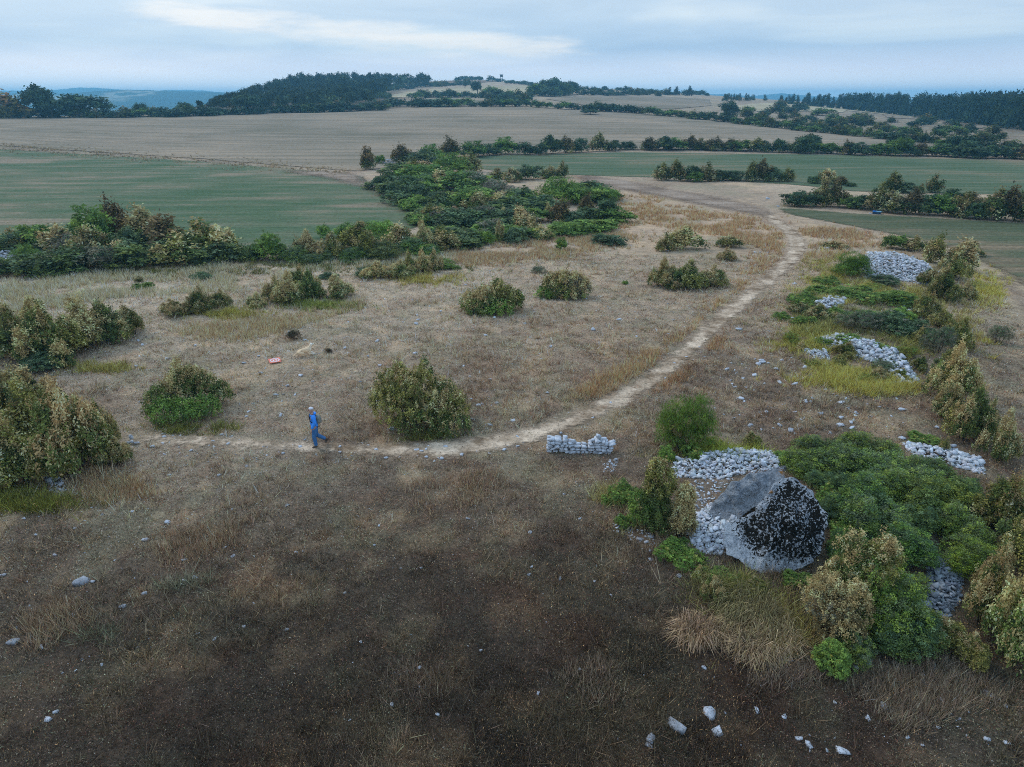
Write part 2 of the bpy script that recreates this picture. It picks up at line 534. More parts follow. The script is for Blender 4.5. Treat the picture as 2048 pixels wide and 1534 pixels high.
# ------------------------------------------------------------------ fields, tracks and the path: sheets laid on the ground
def densify(poly, step):
    o = []
    for i in range(len(poly)):
        a = np.array(poly[i], float); b = np.array(poly[(i + 1) % len(poly)], float)
        n = max(1, int(np.hypot(*(b - a)) / step))
        for k in range(n): o.append(a + (b - a) * k / n)
    return np.array(o)

def sheet_xy(name, W, mat, off, soft_m, dens=1.0, fade=None):
    W = np.asarray(W, float)
    x0, y0 = W.min(0); x1, y1 = W.max(0)
    D0 = max(8, np.hypot(W[:, 0], W[:, 1]).min()); D1 = np.hypot(W[:, 0], W[:, 1]).max()
    az = np.arctan2(W[:, 0], W[:, 1])
    st = 0.016 * dens
    A, L = np.meshgrid(np.arange(az.min(), az.max(), st), np.arange(math.log(D0), math.log(D1), st * 1.6), indexing='ij')
    X = (np.exp(L) * np.sin(A)).ravel(); Y = (np.exp(L) * np.cos(A)).ravel()
    X = X + RNG.normal(0, .12, X.shape) * np.exp(L.ravel()) * st; Y = Y + RNG.normal(0, .12, X.shape) * np.exp(L.ravel()) * st
    keep = inpoly(X, Y, W)
    X, Y = X[keep], Y[keep]
    ed = edge_dist(X, Y, W)
    k2 = ed > 0.3 * np.hypot(X, Y) * st
    X, Y = X[k2], Y[k2]
    pts = [Vector((float(a), float(b))) for a, b in W] + [Vector((float(a), float(b))) for a, b in zip(X, Y)]
    n = len(W)
    v, e_, f, *_ = geometry.delaunay_2d_cdt(pts, [], [list(range(n))], 1, 1e-4)
    V = np.array([(p.x, p.y) for p in v])
    Z = zfun(V[:, 0], V[:, 1]) + off
    edv = np.clip(edge_dist(V[:, 0], V[:, 1], W) / soft_m, 0, 1.6)
    if fade is not None: edv = edv * fade(V[:, 0], V[:, 1], Z)
    tri = np.array([t_ for t_ in f if len(t_) == 3], dtype=np.int32)
    a, b, c = V[tri[:, 0]], V[tri[:, 1]], V[tri[:, 2]]
    flip = ((b - a)[:, 0] * (c - a)[:, 1] - (b - a)[:, 1] * (c - a)[:, 0]) < 0
    tri[flip] = tri[flip][:, ::-1]
    me = np_mesh(name, np.column_stack([V, Z]), tri, smooth=True, attr={'edge': edv})
    o = link(name, me, mat)
    return tag(o, kind='structure')

def sheet_px(name, poly, mat, off=0.05, soft_m=1.0, dens=1.0, step=14):
    P = densify(poly, step)
    W = at_many(P[:, 0], P[:, 1])[:, :2]
    return sheet_xy(name, W, mat, off, soft_m, dens)

STUBBLE = [(-160,234),(0,233),(200,232),(400,230),(620,224),(700,223),(850,218),(960,213),(1000,213),(1150,219),(1250,225),(1400,237),(1500,248),(1600,259),(1700,268),(1800,277),(1900,286),(2048,295),(2180,298),
           (2180,317),(2060,313),(1700,305),(1300,300),(1000,299),(870,305),(790,335),(715,345),(690,343),(400,319),(0,293),(-160,281)]
GREEN_L = [(-160,284),(0,297),(400,322),(690,346),(735,352),(752,372),(800,402),(850,425),(870,445),(800,480),(600,500),(400,505),(200,515),(-160,520)]
GREEN_R = [(930,335),(905,325),(950,312),(1250,304),(1700,310),(2048,321),(2180,326),(2180,400),(2048,392),(1850,388),(1700,384),(1600,372),(1450,362),(1300,356),(1160,352),(1000,345)]
STRIP_R = [(1535,408),(1560,414),(1700,425),(2048,445),(2180,452),(2180,640),(2060,592),(1990,545),(1900,500),(1790,472),(1650,445),(1560,428)]
TRACK_R = [(1140,350),(1200,352),(1270,362),(1340,376),(1450,394),(1530,411),(1565,428),(1540,440),(1430,420),(1310,396),(1220,378),(1150,364)]
TRACK_L = [(560,338),(690,344),(738,350),(750,366),(790,395),(832,416),(820,424),(770,402),(720,380),(640,358),(560,346)]
TILL_R = [(1985,548),(2010,540),(2060,585),(2180,640),(2180,760),(2048,650),(2010,600)]
m_stub = sheet_mat('stubble', [alb(112, 116, 110), alb(126, 128, 124), alb(136, 136, 132), alb(148, 145, 138)], (0.012, 0.25), R(-8), 1.3, soft=0.6, edge_noise=0.5, rough_patch=0.02, fine_amt=.7)
m_grn = sheet_mat('young_crop', [alb(128, 128, 122), alb(98, 114, 102), alb(80, 106, 90), alb(66, 98, 78)], (0.05, 0.22), R(-12), 2.2, rows=.5, soft=0.8, rough_patch=0.035, fine_amt=.9)
m_grn2 = sheet_mat('meadow', [alb(122, 122, 112), alb(94, 112, 98), alb(80, 105, 90), alb(70, 98, 80)], (0.04, 0.3), R(4), 2.0, rows=.5, soft=0.8, rough_patch=0.02, fine_amt=.8)
m_strip = sheet_mat('grassy_strip', [alb(118, 116, 106), alb(96, 104, 92), alb(82, 98, 84), alb(74, 92, 78)], (0.06, 0.4), R(12), 3.0, soft=0.9, rough_patch=0.06)
m_track = sheet_mat('track_soil', rows=0.12, cols=[alb(112, 107, 105), alb(128, 124, 122), alb(142, 139, 138), alb(154, 153, 154)], streak=(0.06, 0.4), rot=R(38), fine=3.0, soft=1.6, rough_patch=0.12)
m_path = sheet_mat('path_soil', rows=0.0, cols=[alb(122, 115, 106), alb(156, 152, 146), alb(176, 174, 170), alb(194, 193, 190)], streak=(0.8, 0.9), rot=0.6, fine=7.0, soft=1.3, edge_noise=1.3, rough_patch=0.5, fine_amt=1.2)
m_pale = sheet_mat('pale_stubble', [alb(146, 150, 140), alb(160, 164, 152), alb(170, 174, 160)], (0.012, 0.15), R(10), 0.5, soft=0.5, edge_noise=.3, rough_patch=0.02, fine_amt=.5)
m_brown = sheet_mat('fallow', [alb(112, 104, 98), alb(128, 120, 112), alb(144, 134, 122)], (0.02, 0.15), R(0), 0.6, soft=0.6, edge_noise=.4, rough_patch=0.03, fine_amt=.6)
sheet_px('stubble_field', STUBBLE, m_stub, 0.10, 2.0)
sheet_px('green_field', GREEN_L, m_grn, 0.05, 2.2)
sheet_px('meadow', GREEN_R, m_grn2, 0.05, 2.0)
sheet_px('grass_strip', STRIP_R, m_strip, 0.04, 1.8)
sheet_px('dirt_track', TRACK_R, m_track, 0.08, 3.4, 0.6, 10)
sheet_px('dirt_track', TRACK_L, m_track, 0.12, 4.0, 0.6, 10)
sheet_px('dirt_track', TILL_R, m_track, 0.07, 2.0, 0.6, 10)
for nm, poly, mt in (
    ('green_field', [(822,199),(900,197),(968,201),(960,209),(890,214),(830,214)], m_grn),
    ('pale_field', [(770,193),(800,186),(860,179),(960,173),(1085,170),(1098,178),(1062,193),(1000,190),(900,187),(840,193),(790,196)], m_pale),
    ('fallow_field', [(805,167),(880,159),(985,158),(1010,162),(900,171),(858,173),(815,172)], m_brown),
    ('pale_field', [(1085,198),(1130,194),(1185,189),(1290,191),(1422,199),(1428,212),(1350,219),(1225,218),(1150,209)], m_stub),
    ('pale_field', [(1180,184),(1250,183),(1310,187),(1300,190),(1240,189)], m_pale),
    ('pale_field', [(1452,213),(1500,208),(1545,206),(1640,213),(1700,220),(1690,226),(1560,222),(1490,226)], m_pale),
    ('pale_field', [(1600,209),(1700,216),(1830,229),(1828,237),(1740,226),(1640,217)], m_pale),
    ('pale_field', [(1752,223),(1830,231),(1836,239),(1770,236)], m_stub),
    ('pale_field', [(1922,243),(1960,245),(1996,257),(2000,264),(1940,256)], m_stub),
    ('stony_road', [(1152,178),(1162,180),(1166,186),(1158,192),(1140,197),(1130,197),(1148,191),(1154,186)], m_track)):
    sheet_px(nm, poly, mt, 0.22, 3.0, 0.45, 5)

PATH = [(190,868,.45),(260,875,.55),(330,880,.6),(450,887,.65),(560,892,.65),(650,896,.6),(760,900,.7),(860,902,.85),(930,896,.95),(1010,884,.9),(1100,860,.85),(1180,828,.8),(1250,793,.8),(1310,757,.85),(1360,717,.85),
        (1410,668,.9),(1460,622,.9),(1510,582,.95),(1550,550,.95),(1582,520,1.0),(1598,495,1.0),(1588,470,1.0),(1562,450,1.0),(1540,436,1.0),(1522,420,.9)]
pc = at_many([p[0] for p in PATH], [p[1] for p in PATH])[:, :2]
tt = np.linspace(0, len(PATH) - 1, 150)
cx_ = np.interp(tt, range(len(PATH)), pc[:, 0]); cy_ = np.interp(tt, range(len(PATH)), pc[:, 1])
k5 = np.ones(7) / 7
cx_ = np.convolve(np.pad(cx_, 3, mode='edge'), k5, 'valid'); cy_ = np.convolve(np.pad(cy_, 3, mode='edge'), k5, 'valid')
hw = .88 * np.interp(tt, range(len(PATH)), [p[2] for p in PATH]) * (0.85 + 0.3 * vnoise(tt * 0.7, tt * 0, 9))
tx = np.gradient(cx_); ty = np.gradient(cy_); tl = np.hypot(tx, ty)
nx, ny = -ty / tl, tx / tl
PATH_W = np.concatenate([np.stack([cx_ + nx * hw * 1.1, cy_ + ny * hw * 1.1], 1), np.stack([cx_ - nx * hw * 1.1, cy_ - ny * hw * 1.1], 1)[::-1]])
def worn(x, y, z):                      # the near arm of the path is faint and grown over
    px, py = proj(x, y, z)
    return np.interp(px, [200, 420, 700, 960, 1130, 1250], [.80, .90, .90, .92, 1.0, 1.0])
sheet_xy('dirt_path', PATH_W, m_path, 0.035, 0.62, 0.5, worn)

# ------------------------------------------------------------------ far hills
def hills(name, D, pts, base_z, depth, cols, sc):
    px = np.array([p[0] for p in pts], float); py = np.array([p[1] for p in pts], float)
    xs = np.linspace(px.min(), px.max(), 260)
    yy = np.interp(xs, px, py) + (fbm(xs / 23, xs * 0, 3, 4) - .5) * 2.2
    az = np.arctan((xs - 1024) / F * hz)
    zc = np.array([CAM_H - D * tan_dep(a, y) for a, y in zip(az, yy)])
    V = []; prof = np.linspace(-1, 1, 25)
    for u in prof:
        d = D + u * depth
        h = base_z + (zc - base_z) * (1 - abs(u) ** 1.6) + (fbm(xs / 60 + u * 3, np.full_like(xs, u * 4), 8, 4) - .5) * 0.25 * (zc - base_z) * (abs(u) > 0.05) * (1 - abs(u))
        V.append(np.stack([d * np.sin(az), d * np.cos(az), h], 1))
    V = np.array(V)
    a, b = V.shape[:2]
    idx = np.arange(a * b).reshape(a, b)
    q = np.stack([idx[:-1, :-1], idx[:-1, 1:], idx[1:, 1:], idx[1:, :-1]], -1).reshape(-1, 4)
    m, t, bs = mat_new(name + '_cover', 0.95, 0.03)
    tcx = N(t, 'ShaderNodeTexCoord')
    n = noise(t, sc, 5, 0.55, tcx.outputs['Object'])
    r = ramp_of(t, n.outputs['Fac'], cols)
    n2 = noise(t, sc * 12, 4, 0.7, tcx.outputs['Object'])
    c = mix(t, 0.6, r.outputs[0], ramp_of(t, n2.outputs['Fac'], [(0.35, (.5, .5, .5)), (0.65, (1.4, 1.4, 1.4))]).outputs[0], 'MULTIPLY')
    t.links.new(c, bs.inputs['Base Color'])
    o = link(name, np_mesh(name, V.reshape(-1, 3), q, smooth=True), m)
    return tag(o, kind='structure')
WOOD, PALE = (0.03, 0.05, 0.035), (0.34, 0.30, 0.20)
hills('hills', 2700, [(-300,196),(0,190),(60,186),(120,187),(170,185),(220,182),(262,179),(330,181),(400,184),(450,185),(520,186),(640,190)], -75, 650,
      [(0.3, WOOD), (0.49, (0.05, 0.075, 0.045)), (0.53, (0.14, 0.14, 0.08)), (0.56, PALE), (0.61, PALE), (0.63, (0.06, 0.09, 0.05))], 0.0045)
hills('hills', 4600, [(-400,186),(0,181),(60,183),(110,180),(165,175),(240,179),(300,181),(380,180),(450,185),(620,190)], -70, 700, [(0.4, WOOD), (0.7, (0.09, 0.1, 0.07))], 0.002)
hills('hills', 4300, [(1250,196),(1400,190),(1440,188),(1500,192),(1560,187),(1640,193),(1760,197),(1900,199),(2040,198),(2250,200)], -60, 700, [(0.4, WOOD), (0.6, (0.09, 0.1, 0.07))], 0.002)

# ------------------------------------------------------------------ shrubs and trees
PAL = {
 'green':  [(0.035, 0.055, 0.022), (0.05, 0.075, 0.028), (0.075, 0.10, 0.035), (0.03, 0.045, 0.02)],
 'olive':  [(0.055, 0.065, 0.022), (0.085, 0.092, 0.032), (0.12, 0.12, 0.042), (0.04, 0.048, 0.02)],
 'tan':    [(0.42, 0.355, 0.215), (0.32, 0.26, 0.15), (0.50, 0.435, 0.275), (0.24, 0.19, 0.105)],
 'brown':  [(0.14, 0.115, 0.065), (0.18, 0.145, 0.085), (0.10, 0.085, 0.05), (0.075, 0.068, 0.04)],
 'teal':   [(0.03, 0.055, 0.035), (0.045, 0.075, 0.047), (0.06, 0.09, 0.055), (0.028, 0.045, 0.03)],
 'bright': [(0.085, 0.16, 0.03), (0.11, 0.19, 0.035), (0.07, 0.13, 0.03), (0.13, 0.20, 0.045)],
 'leafy':  [(0.055, 0.10, 0.03), (0.075, 0.13, 0.035), (0.045, 0.08, 0.028), (0.10, 0.15, 0.04)],
 'grey':   [(0.12, 0.12, 0.105), (0.09, 0.09, 0.085), (0.15, 0.15, 0.13), (0.07, 0.075, 0.065)],
 'pine':   [(0.022, 0.036, 0.02), (0.03, 0.047, 0.025), (0.04, 0.058, 0.03), (0.018, 0.03, 0.018)],
 'yellow': [(0.20, 0.20, 0.04), (0.15, 0.17, 0.04), (0.24, 0.22, 0.06), (0.12, 0.14, 0.04)],
}
PALN = list(PAL)
PALK = {'tan': 1.35, 'brown': 1.8, 'grey': 2.1, 'pine': 1.6, 'yellow': 1.25, 'bright': 1.4, 'olive': 3.0}
PALA = np.array([np.array(PAL[k]) * PALK.get(k, 2.7) for k in PALN]) * np.array([1.18, 1.06, .80])

def foliage(rng, lobes, n, leaf, alt='tan', spiky=False, long=0.5, clump=2.5, up=0.0, inner=0.12, zmin=-0.35):
    """many small leaves in clumps over the lobes; lobes: x,y,z,rx,ry,rz, base palette, share of the second palette"""
    L = lobes
    wts = np.array([l[3] * l[4] + l[4] * l[5] + l[3] * l[5] for l in L]); wts = wts / wts.sum()
    P, Dn, C = [], [], []
    for l, wt in zip(L, wts):
        nl = max(20, int(n * wt))
        c = np.array(l[:3]); r = np.array(l[3:6])
        K = max(5, int(nl / 26))
        d = rng.normal(size=(K * 3, 3)); d /= np.linalg.norm(d, axis=1, keepdims=True)
        d = d[d[:, 2] > zmin][:K]; K = len(d)
        if spiky:                                    # pinch the lobe to a point at its top
            d[:, :2] *= (1 - 0.35 * np.clip(d[:, 2:3], 0, 1))
        rad = np.where(rng.random(K) < inner, rng.uniform(.35, .75, K), rng.uniform(.78, 1.04, K) * (1 + (rng.random(K) < .08) * rng.uniform(.05, .3, K)))
        sc = c + r * d * rad[:, None]
        ownhi = rng.normal(0, .18, K)
        tan_p = l[7] * (0.42 + 1.2 * np.clip(d[:, 2], -.6, 1)) + ownhi * .6
        is_alt = rng.random(K) < np.clip(tan_p, 0, 1)
        bi = PALN.index(l[6]); ai = PALN.index(alt)
        pick = rng.integers(0, 4, K)
        ccol = np.where(is_alt[:, None], PALA[ai][pick], PALA[bi][pick]) * np.clip(1 + ownhi, .6, 1.5)[:, None]
        k = rng.integers(0, K, nl)
        sg = leaf * clump * np.array([1, 1, 1.7 if spiky else 0.9])
        P.append(sc[k] + rng.normal(size=(nl, 3)) * sg * 0.5)
        Dn.append(d[k])
        cl_ = ccol[k] * (1 + rng.normal(0, .16, (nl, 1)))
        tips = rng.random(nl) < (.04 + .10 * min(1, l[7])) * (l[7] > .03) * (alt == 'tan')   # pale dry sprigs
        cl_[tips] = PALA[ai][pick[k[tips]]] * 1.15
        C.append(cl_)
    P = np.concatenate(P); Dn = np.concatenate(Dn); C = np.clip(np.concatenate(C), .006, .7)
    P[:, 2] = np.maximum(P[:, 2], leaf * 0.3)
    m = len(P)
    nrm = Dn * .7 + rng.normal(size=(m, 3)) * .75 + np.array([0, 0, .25])
    nrm /= np.linalg.norm(nrm, axis=1, keepdims=True)
    t = rng.normal(size=(m, 3)) + np.array([0, 0, up]); t -= nrm * (t * nrm).sum(1, keepdims=True); t /= np.linalg.norm(t, axis=1, keepdims=True)
    b = np.cross(nrm, t)
    s = leaf * rng.uniform(.6, 1.35, (m, 1))
    V = np.stack([P - t * s, P + b * s * long - t * s * .1, P + t * s, P - b * s * long - t * s * .1], 1).reshape(-1, 3)
    return V, np.arange(m * 4).reshape(-1, 4), C

def tube(p0, p1, r0, r1, k=6):
    p0 = np.array(p0, float); p1 = np.array(p1, float)
    a = p1 - p0; a /= max(np.linalg.norm(a), 1e-9)
    h = np.array([1, 0, 0]) if abs(a[0]) < .9 else np.array([0, 1, 0])
    u = np.cross(a, h); u /= np.linalg.norm(u); v = np.cross(a, u)
    th = np.arange(k) / k * 2 * math.pi
    ring = np.cos(th)[:, None] * u + np.sin(th)[:, None] * v
    V = np.concatenate([p0 + ring * r0, p1 + ring * r1])
    Fq = np.array([[i, (i + 1) % k, k + (i + 1) % k, k + i] for i in range(k)])
    return V, Fq

class Acc:
    def __init__(s): s.V = []; s.F = []; s.C = []; s.n = 0
    def add(s, V, Fq, C=None):
        s.V.append(np.asarray(V, float)); s.F.append(np.asarray(Fq) + s.n); s.n += len(V)
        if C is not None:
            C = np.asarray(C, float)
            s.C.append(np.broadcast_to(C, (len(Fq), 3)) if C.ndim == 1 else C)
    def mesh(s, name, smooth=False):
        return np_mesh(name, np.concatenate(s.V), np.concatenate(s.F), np.concatenate(s.C) if s.C else None, smooth)

BARKC = (0.085, 0.07, 0.055)
def stems(rng, lobes, r0, name):
    A = Acc()
    for l in lobes:
        tip = np.array(l[:3]) + np.array([0, 0, l[5] * .5])
        base = np.array([l[0] * .35, l[1] * .35, -0.03])
        mid = (base + tip) / 2 + rng.normal(0, .04, 3) * np.linalg.norm(tip)
        A.add(*tube(base, mid, r0, r0 * .6), BARKC); A.add(*tube(mid, tip, r0 * .6, r0 * .2), BARKC)
        for _ in range(3):
            q = mid + (tip - mid) * rng.random() ; e = q + rng.normal(0, 1, 3) * np.array(l[3:6]) * .5 + [0, 0, l[5] * .15]
            A.add(*tube(q, e, r0 * .35, r0 * .12, 5), BARKC)
    return A.mesh(name)

def lobes_box(rng, m, tanf, base='green'):
    L = []
    for i in range(m):
        a = rng.uniform(0, 2 * math.pi); rr = 0.34 * math.sqrt(rng.random())
        h = (1.0 - 1.0 * rr ** 1.0) * rng.uniform(.72, 1.0)
        if i == 0: rr, h = .06, 1.0
        w_ = rng.uniform(.12, .19)
        t = np.clip(tanf + rng.normal(0, .3), 0, 1) if tanf > .05 else 0.04
        L.append((rr * math.cos(a), rr * math.sin(a), h * .48, w_, w_, h * .5, base if rng.random() < .7 else ('olive' if base == 'green' else 'green'), t))
    return L
def lobes_round(rng, m, base, t=0.0, flat=1.0):
    L = []
    for i in range(m):
        a = rng.uniform(0, 2 * math.pi); rr = 0.3 * math.sqrt(rng.random())
        h = (1 - rr * 1.1) * rng.uniform(.7, 1.0)
        w_ = rng.uniform(.17, .26)
        L.append((rr * math.cos(a), rr * math.sin(a), max(h - .26, .12), w_, w_, .27, base, t))
    L.append((0, 0, .25, .34, .34, .28, base, t))
    return L
def lobes_low(rng, m, base, t=0.0):
    L = []
    for i in range(m):
        a = rng.uniform(0, 2 * math.pi); rr = 0.36 * math.sqrt(rng.random())
        w_ = rng.uniform(.14, .22); h = rng.uniform(.45, 1.0) * (1 - rr * .7)
        L.append((rr * math.cos(a), rr * math.sin(a), h * .45, w_, w_, h * .55, base, t))
    return L
def lobes_pine(rng):
    L = []
    for i in range(8):
        z = rng.uniform(.4, .92); rr = (1.05 - z) * .5
        a = rng.uniform(0, 6.28)
        L.append((rr * math.cos(a), rr * math.sin(a), z, .2, .2, .13, 'pine', 0.03))
    L.append((0, 0, .9, .14, .14, .1, 'pine', 0))
    return L
def lobes_fir(rng):
    L = []
    for i in range(7):
        z = .16 + .8 * i / 7; rr = .36 * (1.02 - z)
        for a in (rng.uniform(0, 6.28), rng.uniform(0, 6.28), rng.uniform(0, 6.28)):
            L.append((rr * .6 * math.cos(a) + .10 * z * z, rr * .6 * math.sin(a), z, rr * .75 + .03, rr * .75 + .03, .08, 'pine', 0))
    return L

PROTO = {}
def proto(key, n_var, fn):
    PROTO[key] = [fn(np.random.default_rng(abs(hash(key)) % 9999 if False else sum(map(ord, key)) * 31 + i), i) for i in range(n_var)]
def mk(key, lobes, n, leaf, stem_r=None, **kw):
    def fn(rng, i):
        L = lobes(rng)
        V, Fq, C = foliage(rng, L, n, leaf, **kw)
        if stem_r is None:                           # small far copies: leaves down to the ground in one mesh
            return np_mesh(key, V, Fq, C), None
        if stem_r < 0:                               # trees: crown and trunk
            T_ = Acc(); T_.add(*tube((0, 0, -.05), (0, 0, .75), -stem_r, stem_r * -.4, 6), BARKC)
            return np_mesh(key + '_crown', V, Fq, C), T_.mesh(key + '_trunk')
        return np_mesh(key + '_foliage', V, Fq, C), stems(rng, L, stem_r, key + '_stem')
    return fn
HI = 20000
proto('hi_box_dark', 2, mk('box', lambda r: lobes_box(r, 11, .08), HI, .0165, .012, spiky=True))
proto('hi_box_mixed', 3, mk('box', lambda r: lobes_box(r, 11, .42), HI, .0165, .012, spiky=True))
proto('hi_box_tan', 3, mk('box', lambda r: lobes_box(r, 10, .85), HI, .0165, .012, spiky=True))
proto('hi_box_olive', 2, mk('box', lambda r: lobes_box(r, 11, .15, 'olive'), HI, .0165, .012, spiky=True))
proto('hi_round_green', 2, mk('round', lambda r: lobes_round(r, 8, 'leafy', .06), HI, .016, .01, alt='yellow'))
proto('hi_round_teal', 2, mk('round', lambda r: lobes_round(r, 8, 'teal', .05), HI, .0155, .01, alt='grey'))
proto('hi_low_green', 3, mk('low', lambda r: lobes_low(r, 10, 'leafy', .08), 13000, .019, .008, alt='olive'))
proto('hi_low_bright', 1, mk('low', lambda r: lobes_low(r, 9, 'yellow', .3), 9000, .022, .008, alt='leafy', up=1.5, long=.22))
proto('hi_broom', 2, mk('broom', lambda r: lobes_round(r, 7, 'bright', .1), 15000, .026, .008, alt='leafy', up=2.5, long=.13))
proto('hi_bramble', 4, mk('bramble', lambda r: lobes_low(r, 13, 'green' if r.random() < .5 else 'leafy', .35), 22000, .0135, .006, alt='teal', clump=3.8))
proto('hi_grey', 2, mk('grey', lambda r: lobes_round(r, 7, 'grey', .5), 13000, .017, .009, alt='teal', up=.8, long=.25))
MID = 3600
proto('mid_box_dark', 3, mk('box', lambda r: lobes_box(r, 10, .12), MID, .036, spiky=True))
proto('mid_box_mixed', 3, mk('box', lambda r: lobes_box(r, 10, .42, 'olive'), MID, .036, spiky=True))
proto('mid_box_tan', 3, mk('box', lambda r: lobes_box(r, 9, .8), MID, .036, spiky=True))
proto('mid_box_brown', 2, mk('box', lambda r: lobes_box(r, 10, .75), MID, .036, spiky=True, alt='brown'))
proto('mid_round_green', 3, mk('round', lambda r: lobes_round(r, 8, 'leafy', .1), MID, .036, alt='green'))
proto('mid_round_teal', 3, mk('round', lambda r: lobes_round(r, 8, 'teal', .15), MID, .034, alt='green'))
proto('mid_low_green', 3, mk('low', lambda r: lobes_low(r, 10, 'green', .3), MID, .036, alt='teal'))
proto('mid_broom', 2, mk('broom', lambda r: lobes_round(r, 8, 'bright', .5), 5200, .03, alt='leafy', up=1.6, long=.25))
proto('mid_grey', 2, mk('grey', lambda r: lobes_round(r, 7, 'grey', .35), MID, .034, alt='teal', up=.8, long=.3))
LOW = 850
proto('low_box', 3, mk('box', lambda r: lobes_box(r, 8, .3), LOW, .07, spiky=True, alt='brown'))
proto('low_dark', 4, mk('round', lambda r: lobes_round(r, 7, 'teal', .25), LOW, .065, alt='pine'))
proto('low_green', 2, mk('round', lambda r: lobes_round(r, 7, 'green', .3), LOW, .065, alt='leafy'))
proto('tree', 3, mk('tree', lambda r: [(x, y, .22 + z * .78, a, b, c * .8, p, t) for x, y, z, a, b, c, p, t in lobes_round(r, 11, 'teal', .2)], 2600, .042, -.035, alt='pine'))
proto('pine', 4, mk('pine', lobes_pine, 900, .055, -.02, alt='pine'))
proto('fir', 4, mk('fir', lobes_fir, 1100, .05, -.018, up=-.3, alt='pine'))

NEAR_R = {'tan': (1.08, .98, .85), 'dark': (.8, .85, .85)}
PLACED = []                              # everything planted: root, zone, noun, desc, px, group
def plant(px, py, wpx, hpx, key, zone, noun, desc, cat, name, group, tint=(1, 1, 1), sx=1.0):
    p = at(px, py)
    s = np.linalg.norm(p - np.array([0, 0, CAM_H]))
    D = math.hypot(p[0], p[1])
    th = math.atan2(CAM_H - p[2], D)
    W = wpx * s / F
    H = max((hpx * s / F - .3 * W * math.sin(th)) / max(math.cos(th), .5), .3 * W if hpx > 12 else .15 * W)
    c = p[:2] * (1 + .34 * W / D)
    z = float(zfun(c[0], c[1])) - .04 * H
    fol, stm = PROTO[key][rnd.randrange(len(PROTO[key]))]
    sc = (W * 1.08 * sx, W * 1.08 * rnd.uniform(.85, 1.1), H * .91)
    rz = rnd.uniform(0, 6.28)
    if sc[0] / sc[1] > 1.25 or sx != 1: rz = 0
    j = [rnd.uniform(.88, 1.12) for _ in range(3)]; g = rnd.uniform(.82, 1.15)
    colr = (tint[0] * g * (j[0] * .3 + .7), tint[1] * g * (j[1] * .3 + .7), tint[2] * g * (j[2] * .3 + .7), 1)
    if stm is None:
        o = link(name, fol, M_LEAF); o.color = colr
    else:
        o = link(name, None)
        tr_ = 'trunk' in stm.name
        f = link('crown' if tr_ else 'foliage', fol, M_LEAF, o); f.color = colr
        link('trunk' if tr_ else 'stem', stm, M_LEAF, o)
    o.location = (c[0], c[1], z); o.scale = sc; o.rotation_euler = (0, 0, rz)
    PLACED.append((o, zone, noun, desc, cat, group, px))
    return o

def hero(px, py, wpx, hpx, spec, n, leaf_m, name, label, cat, alt='tan', spiky=True, group=None, **kw):
    """one shrub with its own lobes; spec rows: u across -.5...5, depth, v up 0..1, ru, rd, rv, palette, share of dry leaves"""
    p = at(px, py); s = np.linalg.norm(p - np.array([0, 0, CAM_H])); D = math.hypot(p[0], p[1])
    th = math.atan2(CAM_H - p[2], D)
    W = wpx * s / F; H = .84 * (hpx * s / F - .3 * W * math.sin(th)) / math.cos(th)
    c = p[:2] * (1 + .36 * W / D)
    rng = np.random.default_rng(int(px + py))
    L = [(u * W, d * W, v * H, ru * W, rd * W, rv * H, pal, t) for u, d, v, ru, rd, rv, pal, t in spec]
    V, Fq, C = foliage(rng, L, n, leaf_m, alt=alt, spiky=spiky, **kw)
    o = link(name, None, loc=(c[0], c[1], float(zfun(c[0], c[1])) - .05))
    o.rotation_euler = (0, 0, -math.atan2(c[0], c[1]))
    link('foliage', np_mesh(name + '_foliage', V, Fq, C), M_LEAF, o)
    link('stem', stems(rng, L, .04, name + '_stem'), M_LEAF, o)
    tag(o, label, cat, group)
    return o

G = 'green'; O = 'olive'
hero(842, 882, 208, 170, [(-.22,-.05,.36,.24,.24,.40,O,.10),(-.30,.1,.45,.18,.2,.42,O,.2),(-.08,-.12,.42,.2,.2,.45,O,.22),(-.16,.05,.66,.17,.2,.3,O,.5),(-.19,.1,.86,.07,.08,.16,O,.15),
      (.02,.1,.55,.18,.2,.38,O,.25),(.08,.22,.72,.07,.09,.26,G,.0),(.14,-.1,.32,.19,.2,.32,O,.5),(.26,-.05,.28,.17,.2,.28,O,.55),(.36,.05,.24,.15,.18,.28,O,.4),(.22,.15,.4,.17,.2,.3,G,.3),(.02,-.2,.2,.3,.2,.2,G,.15),(.3,-.2,.14,.2,.18,.16,G,.2)],
     44000, .042, 'box_bush', 'big rounded olive box bush with yellowish tips beside the path, right of the walker', 'bush')
hero(388, 850, 162, 132, [(-.26,-.12,.2,.2,.2,.24,'leafy',.0),(-.05,-.2,.2,.22,.2,.24,'leafy',.0),(.14,-.16,.18,.18,.2,.22,'leafy',.05),(-.3,.05,.3,.18,.2,.3,G,.1),(-.06,.1,.66,.1,.12,.36,G,.95),(-.14,.05,.45,.14,.16,.34,G,.7),
      (.08,.08,.5,.17,.18,.34,G,.55),(.2,.1,.38,.16,.18,.34,G,.4),(.34,.1,.24,.14,.16,.24,G,.1),(.0,.2,.4,.2,.2,.35,G,.3)],
     36000, .04, 'box_bush', 'bush with a pale dead spire above a bright green skirt, left of the walker', 'bush')
